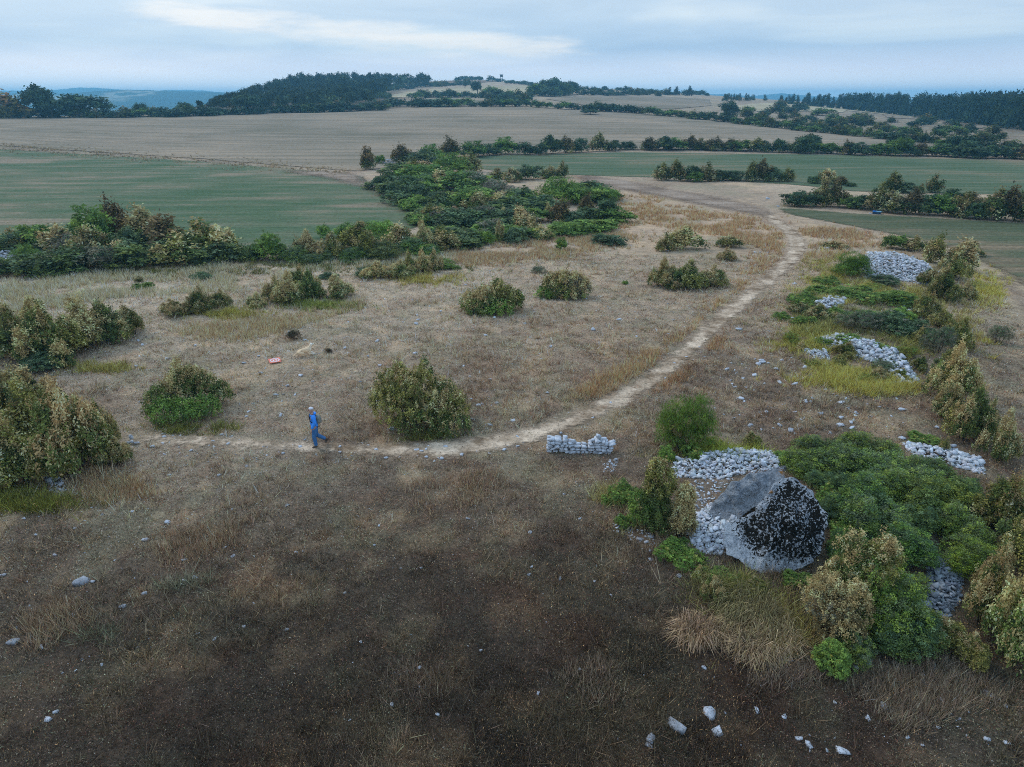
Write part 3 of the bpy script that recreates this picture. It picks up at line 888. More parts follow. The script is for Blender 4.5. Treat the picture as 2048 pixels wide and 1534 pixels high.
hero(985, 634, 128, 82, [(-.3,0,.3,.2,.2,.35,G,.6),(-.1,-.1,.45,.2,.2,.42,G,.65),(.1,0,.55,.18,.2,.45,O,.3),(.08,.1,.8,.08,.1,.2,G,.2),(.25,0,.42,.18,.2,.38,O,.25),(.4,.05,.3,.1,.14,.3,G,.2),(.1,-.24,.2,.26,.16,.22,'leafy',.1),(-.2,-.2,.18,.2,.16,.2,G,.2)],
     16000, .07, 'box_bush', 'dome shaped bush, half tan and half green, standing alone mid meadow', 'bush')
hero(1130, 603, 108, 72, [(-.25,0,.4,.2,.2,.4,G,.5),(-.05,-.05,.5,.22,.2,.45,O,.6),(.15,0,.5,.2,.2,.42,'grey',.85),(.32,-.05,.4,.16,.18,.36,'grey',.95),(-.38,-.1,.15,.16,.16,.18,'leafy',.0),(.1,-.2,.2,.3,.16,.22,G,.3)],
     14000, .07, 'box_bush', 'pale grey tan bush standing alone just right of the half green dome bush', 'bush')
hero(1366, 915, 122, 138, [(-.12,0,.62,.3,.3,.36,'bright',.03),(.14,.05,.66,.26,.28,.34,'bright',.05),(-.26,0,.4,.2,.25,.36,'bright',.1),(.3,0,.4,.18,.24,.34,'bright',.1),(.0,-.1,.4,.3,.26,.34,'bright',.55),(0,0,.2,.34,.3,.24,'leafy',.3),(-.2,.1,.2,.24,.26,.22,'leafy',.2)],
     26000, .075, 'broom_bush', 'tall feathery bright green broom bush above the heap behind the great slabs', 'bush', alt='brown', spiky=False, up=3.5, long=.085, clump=2.2)
hero(1302, 1080, 84, 165, [(0,0,.38,.42,.4,.38,G,.03),(.1,.05,.7,.36,.34,.3,O,.28),(-.05,0,.86,.2,.2,.16,O,.4),(-.3,0,.3,.3,.3,.28,'leafy',.0),(.2,-.1,.2,.3,.3,.2,G,.05)],
     22000, .034, 'box_bush', 'tall dark green column of box left of the great slabs', 'bush')
hero(1357, 1088, 60, 128, [(0,0,.42,.4,.4,.42,'tan',.6),(.05,.05,.74,.3,.3,.26,'tan',.7),(-.15,0,.25,.32,.3,.25,'brown',.4),(.2,0,.3,.28,.3,.3,'brown',.5)],
     15000, .03, 'box_bush', 'narrow dead tan box column touching the dark green one beside the slabs', 'bush')
hero(1694, 1255, 116, 175, [(-.1,0,.5,.32,.34,.42,G,.35),(.2,.05,.62,.28,.3,.36,O,.45),(.28,.05,.84,.2,.22,.16,O,.7),(-.2,.1,.76,.2,.22,.2,G,.6),(.1,-.1,.4,.34,.3,.36,'leafy',.1),(-.32,-.1,.46,.16,.18,.22,'brown',.9),(.05,-.15,.18,.4,.3,.2,'leafy',.1)],
     26000, .03, 'box_bush', 'tan tipped box bush over leafy green bramble at the foot of the mossy slab', 'bush')
hero(1652, 1300, 118, 138, [(-.1,0,.5,.34,.3,.44,'grey',.75),(.2,.05,.55,.28,.3,.4,'brown',.6),(-.28,0,.62,.2,.22,.3,'tan',.8),(.1,-.15,.3,.36,.3,.3,'brown',.6)],
     20000, .028, 'box_bush', 'half dead greyish tan bush in front of the tan tipped box by the slab', 'bush')

BUSH = []
def B(zone, rows):
    for r in rows: BUSH.append((zone,) + r)
# kind codes used only in this list -> prototype, noun, description, name
KIND = {
 'bd': ('box_dark', 'box bush', 'dark green', 'box_bush', (1, 1, 1)), 'bm': ('box_mixed', 'box bush', 'tan and green', 'box_bush', (1, 1, 1)), 'bt': ('box_tan', 'box bush', 'dried tan', 'box_bush', (1, 1, 1)),
 'bo': ('box_olive', 'box bush', 'olive', 'box_bush', (1, 1, 1)), 'bb': ('box_brown', 'box bush', 'brown', 'box_bush', (.9, .85, .8)), 'rg': ('round_green', 'leafy bush', 'green', 'leafy_bush', (1, 1, 1)),
 'rt': ('round_teal', 'leafy bush', 'dark blue green', 'leafy_bush', (1, 1, 1)), 'lg': ('low_green', 'shrub', 'low green', 'low_shrub', (1, 1, 1)), 'ly': ('low_bright', 'grassy shrub', 'yellow green', 'low_shrub', (1, 1, 1)),
 'br': ('broom', 'broom bush', 'bright green', 'broom_bush', (1, 1, 1)), 'rb': ('bramble', 'bramble', 'sprawling green', 'bramble_bush', (1, 1, 1)), 'gr': ('grey', 'shrub', 'bare grey', 'grey_shrub', (1, 1, 1)),
 'dk': ('grey', 'shrub', 'purple brown dwarf', 'dwarf_shrub', (.5, .34, .32)),
}
ALT = {('mid', 'box_olive'): 'box_mixed', ('hi', 'box_brown'): 'box_tan', ('mid', 'low_bright'): 'broom', ('mid', 'bramble'): 'low_green'}
B('in the left edge clump by the path', [(38,992,128,145,'bo'),(152,968,125,205,'bm'),(92,925,150,165,'bd'),(234,938,60,66,'bt'),(18,868,110,155,'bt'),(192,940,84,150,'bo'),(60,850,120,110,'bt'),(215,905,50,110,'bd')])
B('in the left clump below the straw meadow', [(40,728,110,112,'bd'),(112,738,112,130,'bm'),(168,705,122,110,'bt'),(216,692,96,92,'bm'),(265,674,62,64,'bo'),(8,700,90,85,'bd'),(90,700,90,105,'bb'),(100,748,90,50,'rt')])
B('in the bushes above the orange mat', [(578,614,70,80,'bt'),(622,602,62,72,'bd'),(672,602,76,58,'bt'),(515,617,44,36,'bt'),(556,606,50,58,'bm'),(600,590,60,60,'bo')])
B('in the group above the green skirted bush', [(345,637,50,44,'bt'),(402,630,58,62,'bm'),(442,617,48,42,'bm'),(372,632,40,28,'bt')])
B('below the middle hedgerow', [(752,562,62,44,'bt'),(800,560,66,44,'bm'),(846,548,50,54,'bt'),(820,548,40,50,'bd'),(872,545,34,56,'bt'),(890,540,70,22,'lg'),(730,555,50,24,'rt')])
B('by the bend of the path', [(1330,504,46,42,'bm'),(1366,502,72,52,'bt'),(1456,497,52,28,'bo'),(1453,523,44,30,'bt'),(1328,578,66,70,'bt'),(1374,580,84,66,'bd'),(1425,578,60,52,'bm'),(1350,580,60,40,'bm')])
B('out on the open heath', [(1122,502,30,34,'rg'),(1215,494,84,16,'rt'),(1250,569,16,12,'lg'),(592,682,36,30,'dk'),(656,708,20,14,'dk'),(285,581,38,20,'lg'),(408,562,44,22,'rt'),(1080,548,38,22,'gr'),(280,566,24,14,'bm'),(655,560,40,18,'rt'),(1996,690,40,50,'gr')])
B('in the left hedgerow', [(20,556,86,52,'rb'),(85,556,110,58,'rb'),(150,552,110,70,'rb'),(215,546,105,66,'gr'),(290,542,115,72,'rb'),(365,536,110,72,'bo'),(430,529,100,62,'rb'),(488,522,70,44,'rb'),
   (75,500,72,58,'rg'),(30,505,70,44,'bm'),(118,508,74,56,'bt'),(195,500,84,96,'rg'),(232,488,62,88,'bb'),(283,492,84,80,'bt'),(335,520,112,92,'bb'),(402,526,108,90,'bd'),(183,522,66,70,'bt'),(240,534,60,52,'bt'),(140,512,70,50,'gr'),(440,512,80,66,'bo'),(262,515,80,66,'rt'),(0,520,70,60,'rt'),(60,528,50,46,'ly')])
B('in the middle hedgerow', [(546,526,70,70,'rg'),(614,518,62,64,'bt'),(590,528,80,44,'rb'),(664,523,62,64,'bm'),(722,518,112,84,'bo'),(757,484,72,66,'br'),(650,480,30,42,'rg'),(700,480,60,40,'rg'),(800,505,72,64,'bt'),(846,508,66,76,'bt'),(884,506,84,58,'bo'),(640,530,86,36,'rb'),(705,528,80,42,'rb'),(765,522,100,50,'rb'),(835,514,100,50,'rb'),(508,524,60,44,'rb'),(780,500,60,50,'br')])
B('in the thicket beside the left track', [(735,340,46,50,'bb'),(761,328,24,24,'rg'),(804,330,56,44,'bb'),(850,332,80,40,'rt'),(796,350,90,36,'rb'),(838,356,80,42,'bm'),(896,352,96,62,'br'),(938,345,54,44,'bo'),(776,382,62,46,'rt'),(812,398,74,54,'rt'),(884,382,72,48,'bt'),(942,382,92,52,'gr'),(992,360,42,26,'bd'),
   (1022,366,46,34,'bt'),(1056,362,60,44,'rt'),(832,410,80,56,'rt'),(876,428,80,52,'rt'),(948,420,96,52,'rg'),(954,424,66,46,'bt'),(1000,420,60,40,'bt'),(1042,416,92,52,'rt'),(1112,412,116,80,'br'),(1104,358,52,28,'bd'),(1127,356,26,36,'bd'),(1176,410,82,50,'rg'),(1212,408,56,44,'br'),(1214,446,60,62,'rt'),(1010,458,104,54,'rt'),
   (922,462,112,52,'rt'),(1062,448,92,46,'rg'),(866,448,62,44,'bo'),(908,490,112,48,'rb'),(985,478,80,54,'gr'),(1006,452,26,44,'bt'),(1040,468,58,60,'bt'),(1066,474,44,50,'bt'),(1122,448,58,52,'bb'),(1094,438,22,36,'bt'),(1176,438,46,54,'bb'),(974,492,36,40,'br'),(1000,488,26,54,'bt'),(1032,490,66,48,'rt'),(1082,482,62,34,'bm'),(1130,476,84,42,'br'),(1182,470,84,40,'rg'),(940,500,90,34,'rb'),(1150,452,60,40,'rt'),(860,380,60,44,'rt')])
for x, y, w_, h_, k in [(1660,575,60,24,'lg'),(1740,585,56,20,'ly'),(1560,640,40,22,'lg'),(1610,655,50,26,'lg'),(1680,640,64,26,'lg'),(1740,645,60,26,'rg'),(1800,640,60,30,'lg'),(1840,690,46,34,'bo'),(1800,760,40,22,'bo'),(1620,735,40,18,'ly'),(1720,765,50,16,'ly'),(1860,575,50,40,'bm'),(1880,660,50,44,'bd'),(1930,600,40,36,'bm'),(1890,765,60,60,'bd'),(1910,850,60,70,'bt')]:
    B('round the pale stone mounds', [(x, y, w_, h_, k)])
TH = np.array([(765,375),(860,350),(940,372),(1030,400),(1180,378),(1232,400),(1228,470),(1000,498),(880,502),(825,450)])
n = 0
while n < 44:
    x, y = rnd.uniform(760, 1235), rnd.uniform(350, 502)
    if inpoly(np.array([x]), np.array([y]), TH)[0]:
        B('in the thicket beside the left track', [(x, y, rnd.uniform(75, 120), rnd.uniform(32, 50), rnd.choice(['rt','rg','rt','lg','rg','gr']))]); n += 1
B('in the hedge between stubble and meadow', [(862,326,50,44,'rg'),(896,316,56,44,'bb'),(946,316,64,40,'rg'),(975,312,46,32,'rt'),(1010,310,56,42,'rg'),(1050,311,50,36,'rt'),(1097,309,52,46,'rt'),(1130,307,46,36,'bb'),(1160,306,42,40,'rt'),(1198,304,42,38,'bd'),(1228,303,40,26,'rt'),(1256,301,34,22,'rt'),(1080,311,36,30,'rt')])
for i, x in enumerate(range(1300, 2080, 26)):
    B('in the long hedge beyond the meadow', [(x + rnd.uniform(-6, 6), 301.5 + max(0, x - 1400) * .029 + rnd.uniform(-1, 1), rnd.uniform(40, 56), {1612:40,1326:34,1794:46,1924:40}.get(x, rnd.uniform(24, 33)), rnd.choice(['rt','rt','rg','bd','bb','rt']))])
B('in the short hedge beside the track end', [(1326,362,44,36,'bd'),(1350,363,46,44,'bd'),(1378,364,50,38,'rt'),(1410,364,46,40,'bm'),(1440,363,44,30,'rt'),(1470,363,44,28,'rt'),(1500,364,42,40,'bd'),(1520,364,44,48,'bb'),(1548,365,44,34,'rt'),(1572,365,36,28,'bd'),(1390,365,40,30,'rg')])
B('in the island of shrubs in the meadow', [(1626,368,24,20,'rt'),(1652,369,36,32,'bo'),(1680,372,30,20,'bb'),(1700,374,22,10,'rt')])
B('in the hedge right of the crossing', [(1584,414,48,36,'rt'),(1612,416,44,40,'rt'),(1640,414,46,56,'bd'),(1668,416,44,52,'bb'),(1700,418,52,34,'rg'),(1728,420,50,36,'rt'),(1756,424,50,52,'bd'),(1784,428,60,46,'bm'),(1818,430,60,50,'bb'),(1852,432,60,52,'rt'),(1886,434,60,54,'rg'),(1918,436,56,48,'bm'),(1950,440,50,40,'rt'),(1978,442,56,60,'bd'),(2010,444,60,66,'bb'),(2044,446,60,64,'bd'),(1600,404,40,28,'rt'),
   (1780,386,46,38,'bd'),(1808,388,50,24,'rt'),(1838,388,18,20,'bd'),(1868,387,32,34,'bd'),(1900,412,60,36,'rt'),(1940,418,60,30,'bb'),(2060,420,50,50,'bd')])
B('round the pale stone mounds', [(1702,560,84,56,'br'),(1786,500,46,40,'rg'),(1826,504,42,32,'bm'),(1868,528,52,60,'bm'),(1914,540,60,62,'bt'),(1938,512,46,28,'bt'),(1902,566,60,60,'bm'),(1880,606,72,66,'bo'),(1848,640,62,52,'bo'),(1670,500,50,18,'bt'),
   (1602,612,62,28,'lg'),(1654,596,90,34,'lg'),(1722,606,100,36,'lg'),(1792,616,90,34,'rg'),(1640,642,70,36,'bm'),(1600,630,44,26,'bm'),(1718,668,96,62,'gr'),(1782,672,96,54,'rt'),(1834,676,60,40,'rt'),(1872,712,62,76,'gr'),(1912,700,56,66,'bd'),(1906,745,56,54,'bo'),(1582,692,42,34,'ly'),(1602,704,30,24,'bt'),(1642,694,36,24,'lg'),
   (1690,718,60,30,'bo'),(1676,735,36,28,'bo'),(1762,748,54,30,'gr'),(1755,706,32,22,'lg'),(1812,716,52,28,'ly'),(1756,762,36,30,'bt'),(1796,734,24,16,'lg'),(1838,745,40,32,'bo'),(1765,572,60,22,'rt'),(1690,690,50,24,'lg')])
B('in the bush row down the right side', [(1898,808,84,122,'bt'),(1880,842,62,76,'bm'),(1930,890,80,118,'bd'),(1988,930,64,108,'bt'),(1962,880,54,80,'bm'),(1842,890,52,26,'lg'),(1888,908,26,36,'bo')])
B('around the great slabs', [(1244,1012,62,58,'lg'),(1250,1060,40,40,'lg'),(1355,1140,92,56,'lg'),(1422,1212,62,60,'bm'),(1500,896,46,36,'bo'),(1432,902,66,30,'ly'),(1562,930,60,26,'lg'),(1505,1190,50,34,'bo'),(1380,930,60,46,'lg'),(1330,925,40,50,'lg'),(1660,1362,74,72,'rg'),(1676,1080,50,44,'lg'),(1664,1010,54,46,'lg'),(1636,968,50,36,'lg'),(1450,1170,60,26,'lg'),(1590,1180,60,34,'lg'),(1400,1165,50,30,'bo'),(1215,1010,36,28,'lg')])
B('in the bramble bank right of the slabs', [(1620,960,110,70,'rb'),(1690,975,140,90,'rb'),(1770,985,120,90,'rb'),(1700,1050,130,110,'rb'),(1650,990,80,60,'rb'),(1790,1040,130,100,'rb'),(1860,1050,130,110,'rb'),(1740,1110,130,110,'rb'),(1900,1105,110,90,'rb'),(1790,1140,110,90,'rb'),(1760,1290,130,140,'rb'),(1810,1330,110,90,'rb'),(1770,1200,110,80,'rb'),(1930,1160,90,80,'rb'),(1700,1330,70,70,'rb'),(1690,1130,70,60,'rb'),(1840,1290,80,60,'rb'),(1640,920,90,50,'rb'),(1730,925,110,60,'rb'),(1800,1080,110,80,'rb'),(1740,1010,110,80,'rb'),(1690,1180,80,70,'rb'),(1660,1050,60,60,'rb'),(1830,1010,100,80,'rb'),(1850,960,80,50,'rb'),(1920,1020,80,70,'rb')])
B('on the right edge below the bramble bank', [(1985,1075,110,120,'bo'),(2030,1050,80,110,'bd'),(2025,1150,100,130,'bd'),(1955,1265,86,165,'bm'),(2018,1345,120,215,'bt'),(1880,1320,96,70,'bo'),(1932,1340,60,66,'bo'),(1985,1230,80,120,'bb'),(2045,1260,70,140,'bt')])
for zone, px, py, wp, hp, k in BUSH:
    pk, noun, desc, name, tint = KIND[k]
    D = np.hypot(*at(px, py)[:2])
    lod = 'hi' if D < 62 else 'mid'
    pk = ALT.get((lod, pk), pk)
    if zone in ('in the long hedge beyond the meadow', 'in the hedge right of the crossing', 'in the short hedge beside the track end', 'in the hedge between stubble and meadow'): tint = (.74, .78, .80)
    if k == 'rb': tint = rnd.choice([(1.25, 1.08, .95), (.85, .88, .9), (1.1, 1.0, 1.05), (1.3, 1.12, .8), (.95, 1, 1)])
    if pk == 'low_green' and lod == 'mid': tint = (1, 1, 1)
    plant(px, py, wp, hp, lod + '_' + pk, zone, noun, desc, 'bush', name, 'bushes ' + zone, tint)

# far hedges, scrub and woods
def hedge(zone, pts, step, h, keys, wr=1.5, jy=1.0, noun='hedge bush', cat='hedge bush', name='hedge_bush', desc='dark'):
    xs = [p[0] for p in pts]; ys = [p[1] for p in pts]
    x = xs[0]
    while x < xs[-1]:
        hh = rnd.uniform(*h)
        key = rnd.choice(keys)
        d = {'low_box': 'brownish', 'low_green': 'green', 'low_dark': 'dark'}.get(key, desc)
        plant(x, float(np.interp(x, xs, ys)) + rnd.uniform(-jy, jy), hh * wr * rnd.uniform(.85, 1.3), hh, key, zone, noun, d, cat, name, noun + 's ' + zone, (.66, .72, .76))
        x += step * rnd.uniform(.75, 1.25)
DK = ['low_dark', 'low_dark', 'low_green', 'low_box']
hedge('along the far left edge of the stubble', [(-20,236),(200,236),(430,233)], 17, (14, 22), DK, 1.7)
hedge('below the pine wood', [(425,231),(620,226),(760,222)], 18, (15, 22), DK, 1.7)
hedge('between the pine wood and the pale fields', [(735,218),(800,214),(850,215),(950,212)], 17, (10, 22), ['low_green', 'low_dark'], 1.6, 2)
hedge('under the long pale field', [(832,198),(900,194),(960,197),(1000,203),(1060,208)], 13, (11, 19), DK, 1.5, 2)
hedge('in the dark spinney on the slope', [(985,196),(1020,200),(1062,204)], 12, (18, 26), DK, 1.2, 4)
hedge('along the top of the stubble', [(965,214),(1050,213),(1150,220),(1250,226),(1350,234),(1450,245),(1550,257),(1650,267),(1750,277),(1850,287),(1950,297),(2060,303)], 17, (13, 20), DK, 1.6)
hedge('along the skyline crest', [(915,162),(960,160),(1050,170),(1100,176),(1185,182),(1260,184),(1330,188),(1420,192)], 12, (7, 12), ['low_dark'], 1.6, 1.5)
hedge('behind the pale fields', [(1165,190),(1250,191),(1340,191)], 13, (10, 15), ['low_dark', 'low_box'], 1.6, 2)
hedge('in the copse beside the winding road', [(1065,194),(1100,193),(1150,190)], 12, (18, 30), ['low_dark', 'low_green'], 1.2, 2)
hedge('on the slope above the pine wood', [(810,178),(850,174),(900,172),(960,171)], 12, (7, 12), ['low_dark', 'low_box'], 1.7, 1.5)
SCRUB = [(1435,217),(1540,226),(1560,214),(1700,228),(1745,240),(1850,244),(1920,250),(1990,268),(2060,290),(1900,282),(1700,263),(1550,251),(1450,237)]
n = 0
while n < 78:
    x, y = rnd.uniform(1430, 2060), rnd.uniform(212, 292)
    if inpoly(np.array([x]), np.array([y]), SCRUB)[0]:
        hh = rnd.uniform(10, 19)
        k = rnd.choice(['low_box', 'low_dark', 'low_green', 'low_box'])
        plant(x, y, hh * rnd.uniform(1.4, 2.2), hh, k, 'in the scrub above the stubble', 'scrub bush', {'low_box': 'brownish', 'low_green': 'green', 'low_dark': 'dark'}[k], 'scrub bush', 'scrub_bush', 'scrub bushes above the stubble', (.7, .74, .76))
        n += 1
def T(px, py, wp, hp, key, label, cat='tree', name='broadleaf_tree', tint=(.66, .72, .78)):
    o = plant(px, py, wp, hp, key, '', '', '', cat, name, None, tint)
    PLACED.pop()
    return tag(o, label, cat)
T(78,237,62,62,'tree','tall rounded dark tree at the far left end of the stubble')
T(106,237,40,40,'tree','smaller tree leaning on the tall rounded dark tree at far left')
T(172,236,84,46,'tree','broad spreading tree with spiky bare tips on the far left edge of the stubble')
T(24,238,60,42,'low_box','reddish brown tree at the very left of the stubble edge', tint=(1.2,.9,.8))
T(284,233,26,30,'tree','small lone tree rising from the far left hedge against blue hills')
T(372,232,34,28,'tree','round tree at the left foot of the pine wood')
T(497,229,52,42,'tree','round dark broadleaf tree in front of the pine wood')
T(1112,190,60,36,'tree','tall dark tree of the copse left of the winding road')
T(1085,188,30,30,'tree','slim tree at the left side of the roadside copse')
T(1140,188,30,28,'tree','lower tree at the right end of the roadside copse')
T(958,164,16,14,'tree','single round tree standing on the skyline left of the lookout')
T(938,163,24,9,'tree','low spreading tree on the skyline beside the single round tree')
T(955,190,22,30,'tree','bushy tree rising out of the hedge under the long pale field')
T(930,177,18,18,'tree','small round tree at the foot of the fallow field')
T(850,174,14,14,'tree','tiny round tree left of the fallow field')
T(1180,230,30,14,'tree','spiky bush tree at the top of the stubble, near the roadside copse')
T(1205,224,22,22,'tree','upright windblown tree in the hedge along the top of the stubble')
T(1460,238,46,38,'tree','bushy mound shaped tree at the corner of the pale field, right of centre')
T(1378,192,14,20,'fir','pointed dark conifer on the right slope of the crest', 'conifer', 'fir_tree')
T(1352,191,14,18,'fir','small conifer left of the pointed dark conifer on the crest', 'conifer', 'fir_tree')
T(1338,190,12,16,'fir','leftmost dark conifer of the three on the right crest', 'conifer', 'fir_tree')
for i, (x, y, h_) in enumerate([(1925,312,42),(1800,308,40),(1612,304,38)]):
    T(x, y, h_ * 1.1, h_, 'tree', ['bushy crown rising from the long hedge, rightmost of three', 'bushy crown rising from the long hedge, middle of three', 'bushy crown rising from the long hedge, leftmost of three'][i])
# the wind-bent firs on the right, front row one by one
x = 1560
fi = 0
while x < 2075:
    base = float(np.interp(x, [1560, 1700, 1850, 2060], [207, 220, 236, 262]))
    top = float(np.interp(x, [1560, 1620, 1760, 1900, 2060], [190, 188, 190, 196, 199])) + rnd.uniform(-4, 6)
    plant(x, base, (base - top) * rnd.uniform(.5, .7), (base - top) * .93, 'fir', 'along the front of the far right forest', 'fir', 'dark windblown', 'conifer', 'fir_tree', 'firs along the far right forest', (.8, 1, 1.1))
    x += rnd.uniform(8, 13)
# skyline pines of the wood on the hill
for x in [402,428,446,470,492,512,522,540,556,574,592,606,618,628,642,660,680,700,716,736,758,775,790,806,822,838,856]:
    base = float(np.interp(x, [400, 450, 520, 560, 600, 640, 700, 800, 860], [226, 212, 193, 184, 177, 172, 172, 170, 168])) + 3
    h_ = rnd.uniform(16, 23)
    k = 'pine' if x < 610 or rnd.random() < .5 else 'fir'
    plant(x, base, h_ * .8, h_, k, 'on the skyline of the wooded hill', 'pine' if k == 'pine' else 'fir', 'tall', 'conifer', 'pine_tree' if k == 'pine' else 'fir_tree', 'skyline conifers of the wooded hill')

def woods(name, poly, n, h, keys, label):
    A = Acc()
    X0, Y0 = np.min(poly, 0); X1, Y1 = np.max(poly, 0)
    X = RNG.uniform(X0, X1, n * 4); Y = RNG.uniform(Y0, Y1, n * 4)
    ok = inpoly(X, Y, poly); X, Y = X[ok][:n], Y[ok][:n]
    Pp = at_many(X, Y)
    for p, yy in zip(Pp, Y):
        key = rnd.choice(keys); me = rnd.choice(PROTO[key])[0]
        if me not in CACHE:
            V = np.zeros(len(me.vertices) * 3, np.float32); me.vertices.foreach_get('co', V)
            Fq = np.zeros(len(me.loops), np.int32); me.loops.foreach_get('vertex_index', Fq)
            Cc = np.zeros(len(me.polygons) * 4, np.float32); me.attributes['Col'].data.foreach_get('color', Cc)
            CACHE[me] = (V.reshape(-1, 3), Fq.reshape(-1, 4), Cc.reshape(-1, 4)[:, :3])
        V, Fq, Cc = CACHE[me]
        sel = RNG.random(len(Fq)) < .55
        sl = np.linalg.norm(p - np.array([0, 0, CAM_H])); pxx = proj(p[0], p[1], p[2])[0]
        hh = rnd.uniform(.8, 1.06) * min(h[2], max(7, (yy - float(np.interp(pxx, h[0], h[1]))) * .92)) * sl / F; a = rnd.uniform(0, 6.28); g = rnd.uniform(.7, 1.25)
        Rm = np.array([[math.cos(a), -math.sin(a), 0], [math.sin(a), math.cos(a), 0], [0, 0, 1]])
        wv = hh * rnd.uniform(.65, .95)
        Fk = Fq[sel]
        Vs = V[Fk.ravel()] * [wv, wv, hh] * [1.2, 1.2, 1.1] @ Rm.T + p
        A.add(Vs, np.arange(len(Vs)).reshape(-1, 4), Cc[sel] * g)
    o = link(name, A.mesh(name), M_LEAF)
    return tag(o, label, 'woodland', kind='stuff')
CACHE = {}
woods('pine_woods', [(395,228),(440,214),(500,198),(560,188),(610,180),(700,175),(800,172),(860,168),(860,174),(800,180),(770,192),(745,214),(620,224),(500,227)], 420, ([395, 450, 520, 560, 620, 700, 860], [214, 196, 177, 166, 153, 154, 153], 24), ['pine', 'pine', 'pine', 'tree'], 'mass of pines covering the hill left of the pale fields')
woods('fir_woods', [(1440,204),(1560,203),(1700,214),(1850,229),(2090,256),(2090,226),(1850,216),(1560,202),(1440,198)], 330, ([1440, 1560, 1620, 1760, 1900, 2090], [188, 191, 189, 192, 197, 200], 44), ['fir'], 'mass of dark firs filling the far right horizon')
woods('crest_scrub', [(740,184),(800,176),(810,182),(770,190),(780,205),(745,212)], 70, ([700, 900], [150, 150], 13), ['tree'], 'scrubby trees joining the pine wood to the pale fields')

# labels: each planted thing says its look and place; like ones are told apart by their order
ORD = ['first', 'second', 'third', 'fourth', 'fifth', 'sixth', 'seventh', 'eighth', 'ninth', 'tenth', '11th', '12th', '13th', '14th', '15th', '16th', '17th', '18th', '19th', '20th', '21st', '22nd', '23rd', '24th', '25th', '26th', '27th', '28th', '29th', '30th'] + ['%dth' % i for i in range(31, 90)]
from collections import defaultdict
byk = defaultdict(list)
for r in PLACED: byk[(r[1], r[2], r[3])].append(r)
for (zone, noun, desc), rows in byk.items():
    rows.sort(key=lambda r: r[6])
    for i, (o, _, _, _, cat, group, px) in enumerate(rows):
        lab = f'{desc} {noun} {zone}' if len(f'{desc} {noun} {zone}'.split()) <= 13 else f'{desc} {noun} {zone}'.replace(' skirted', '')
        if len(rows) > 1: lab += f', {ORD[i]} from left' if len(rows) > 2 else (', the left one' if i == 0 else ', the right one')
        if len(lab.split()) > 16: lab = lab.replace('tan and green', 'mixed')
        tag(o, lab, cat, group)
        if len(lab.split()) > 16: o['label'] = lab.replace('dark blue green', 'bluish').replace('dark green', 'dark')
#PART3

# ------------------------------------------------------------------ stones
def rock_arrays(seed, flat=0.6):
    r = np.random.default_rng(seed)
    n = 22
    p = r.normal(size=(n, 3)); p /= np.linalg.norm(p, axis=1, keepdims=True)
    p = np.sign(p) * np.abs(p) ** .62
    p *= r.uniform(.8, 1.12, (n, 1)) * np.array([1, r.uniform(.6, .9), flat * r.uniform(.75, 1.2)]) * .5
    bm = bmesh.new()
    for q in p: bm.verts.new(q)
    res = bmesh.ops.convex_hull(bm, input=bm.verts)
    bmesh.ops.delete(bm, geom=[g for g in res['geom_interior'] if isinstance(g, bmesh.types.BMVert)], context='VERTS')
    bmesh.ops.triangulate(bm, faces=bm.faces)
    bm.verts.index_update()
    V = np.array([v.co[:] for v in bm.verts]); Fq = np.array([[v.index for v in f.verts] for f in bm.faces])
    bm.free()
    return V, Fq
ROCKS = [rock_arrays(100 + i, .55 if i % 2 else .72) for i in range(12)]

def stone_mat(name, c0, c1, spots=True, vary=False):
    m, t, b = mat_new(name, 0.92, 0.15)
    tcx = N(t, 'ShaderNodeTexCoord')
    geo = N(t, 'ShaderNodeNewGeometry')
    n1 = noise(t, 5, 5, .65, geo.outputs['Position'])
    r = ramp_of(t, n1.outputs['Fac'], [(.3, c0), (.62, c1)])
    oi = N(t, 'ShaderNodeObjectInfo')
    c = r.outputs[0]
    if spots:
        n2 = noise(t, 26, 4, .7, geo.outputs['Position'])
        c = mix(t, ramp_of(t, n2.outputs['Fac'], [(.56, (0, 0, 0)), (.66, (1, 1, 1))]).outputs[0], c, (.10, .10, .095))
    c = mix(t, 1.0, c, oi.outputs['Color'], 'MULTIPLY')
    a = N(t, 'ShaderNodeAttribute', attribute_name='Col')
    if vary: c = mix(t, 1.0, c, a.outputs['Color'], 'MULTIPLY')
    t.links.new(c, b.inputs['Base Color'])
    bump(t, b, n1.outputs['Fac'], .5, .03)
    return m
M_STONE = stone_mat('limestone', (.40, .425, .45), (.70, .72, .75))
M_RUB = stone_mat('limestone_rubble', (.50, .525, .55), (.78, .80, .82), vary=True)
M_RUBD = stone_mat('dark_rubble', (.22, .245, .27), (.40, .43, .46), vary=True)
M_STONE_D = stone_mat('dark_limestone', (.20, .225, .25), (.36, .39, .42))
ROCKM = [np_mesh('stone', V, Fq) for V, Fq in ROCKS]
ROCKMD = [np_mesh('stone', V, Fq) for V, Fq in ROCKS]
STONES = []
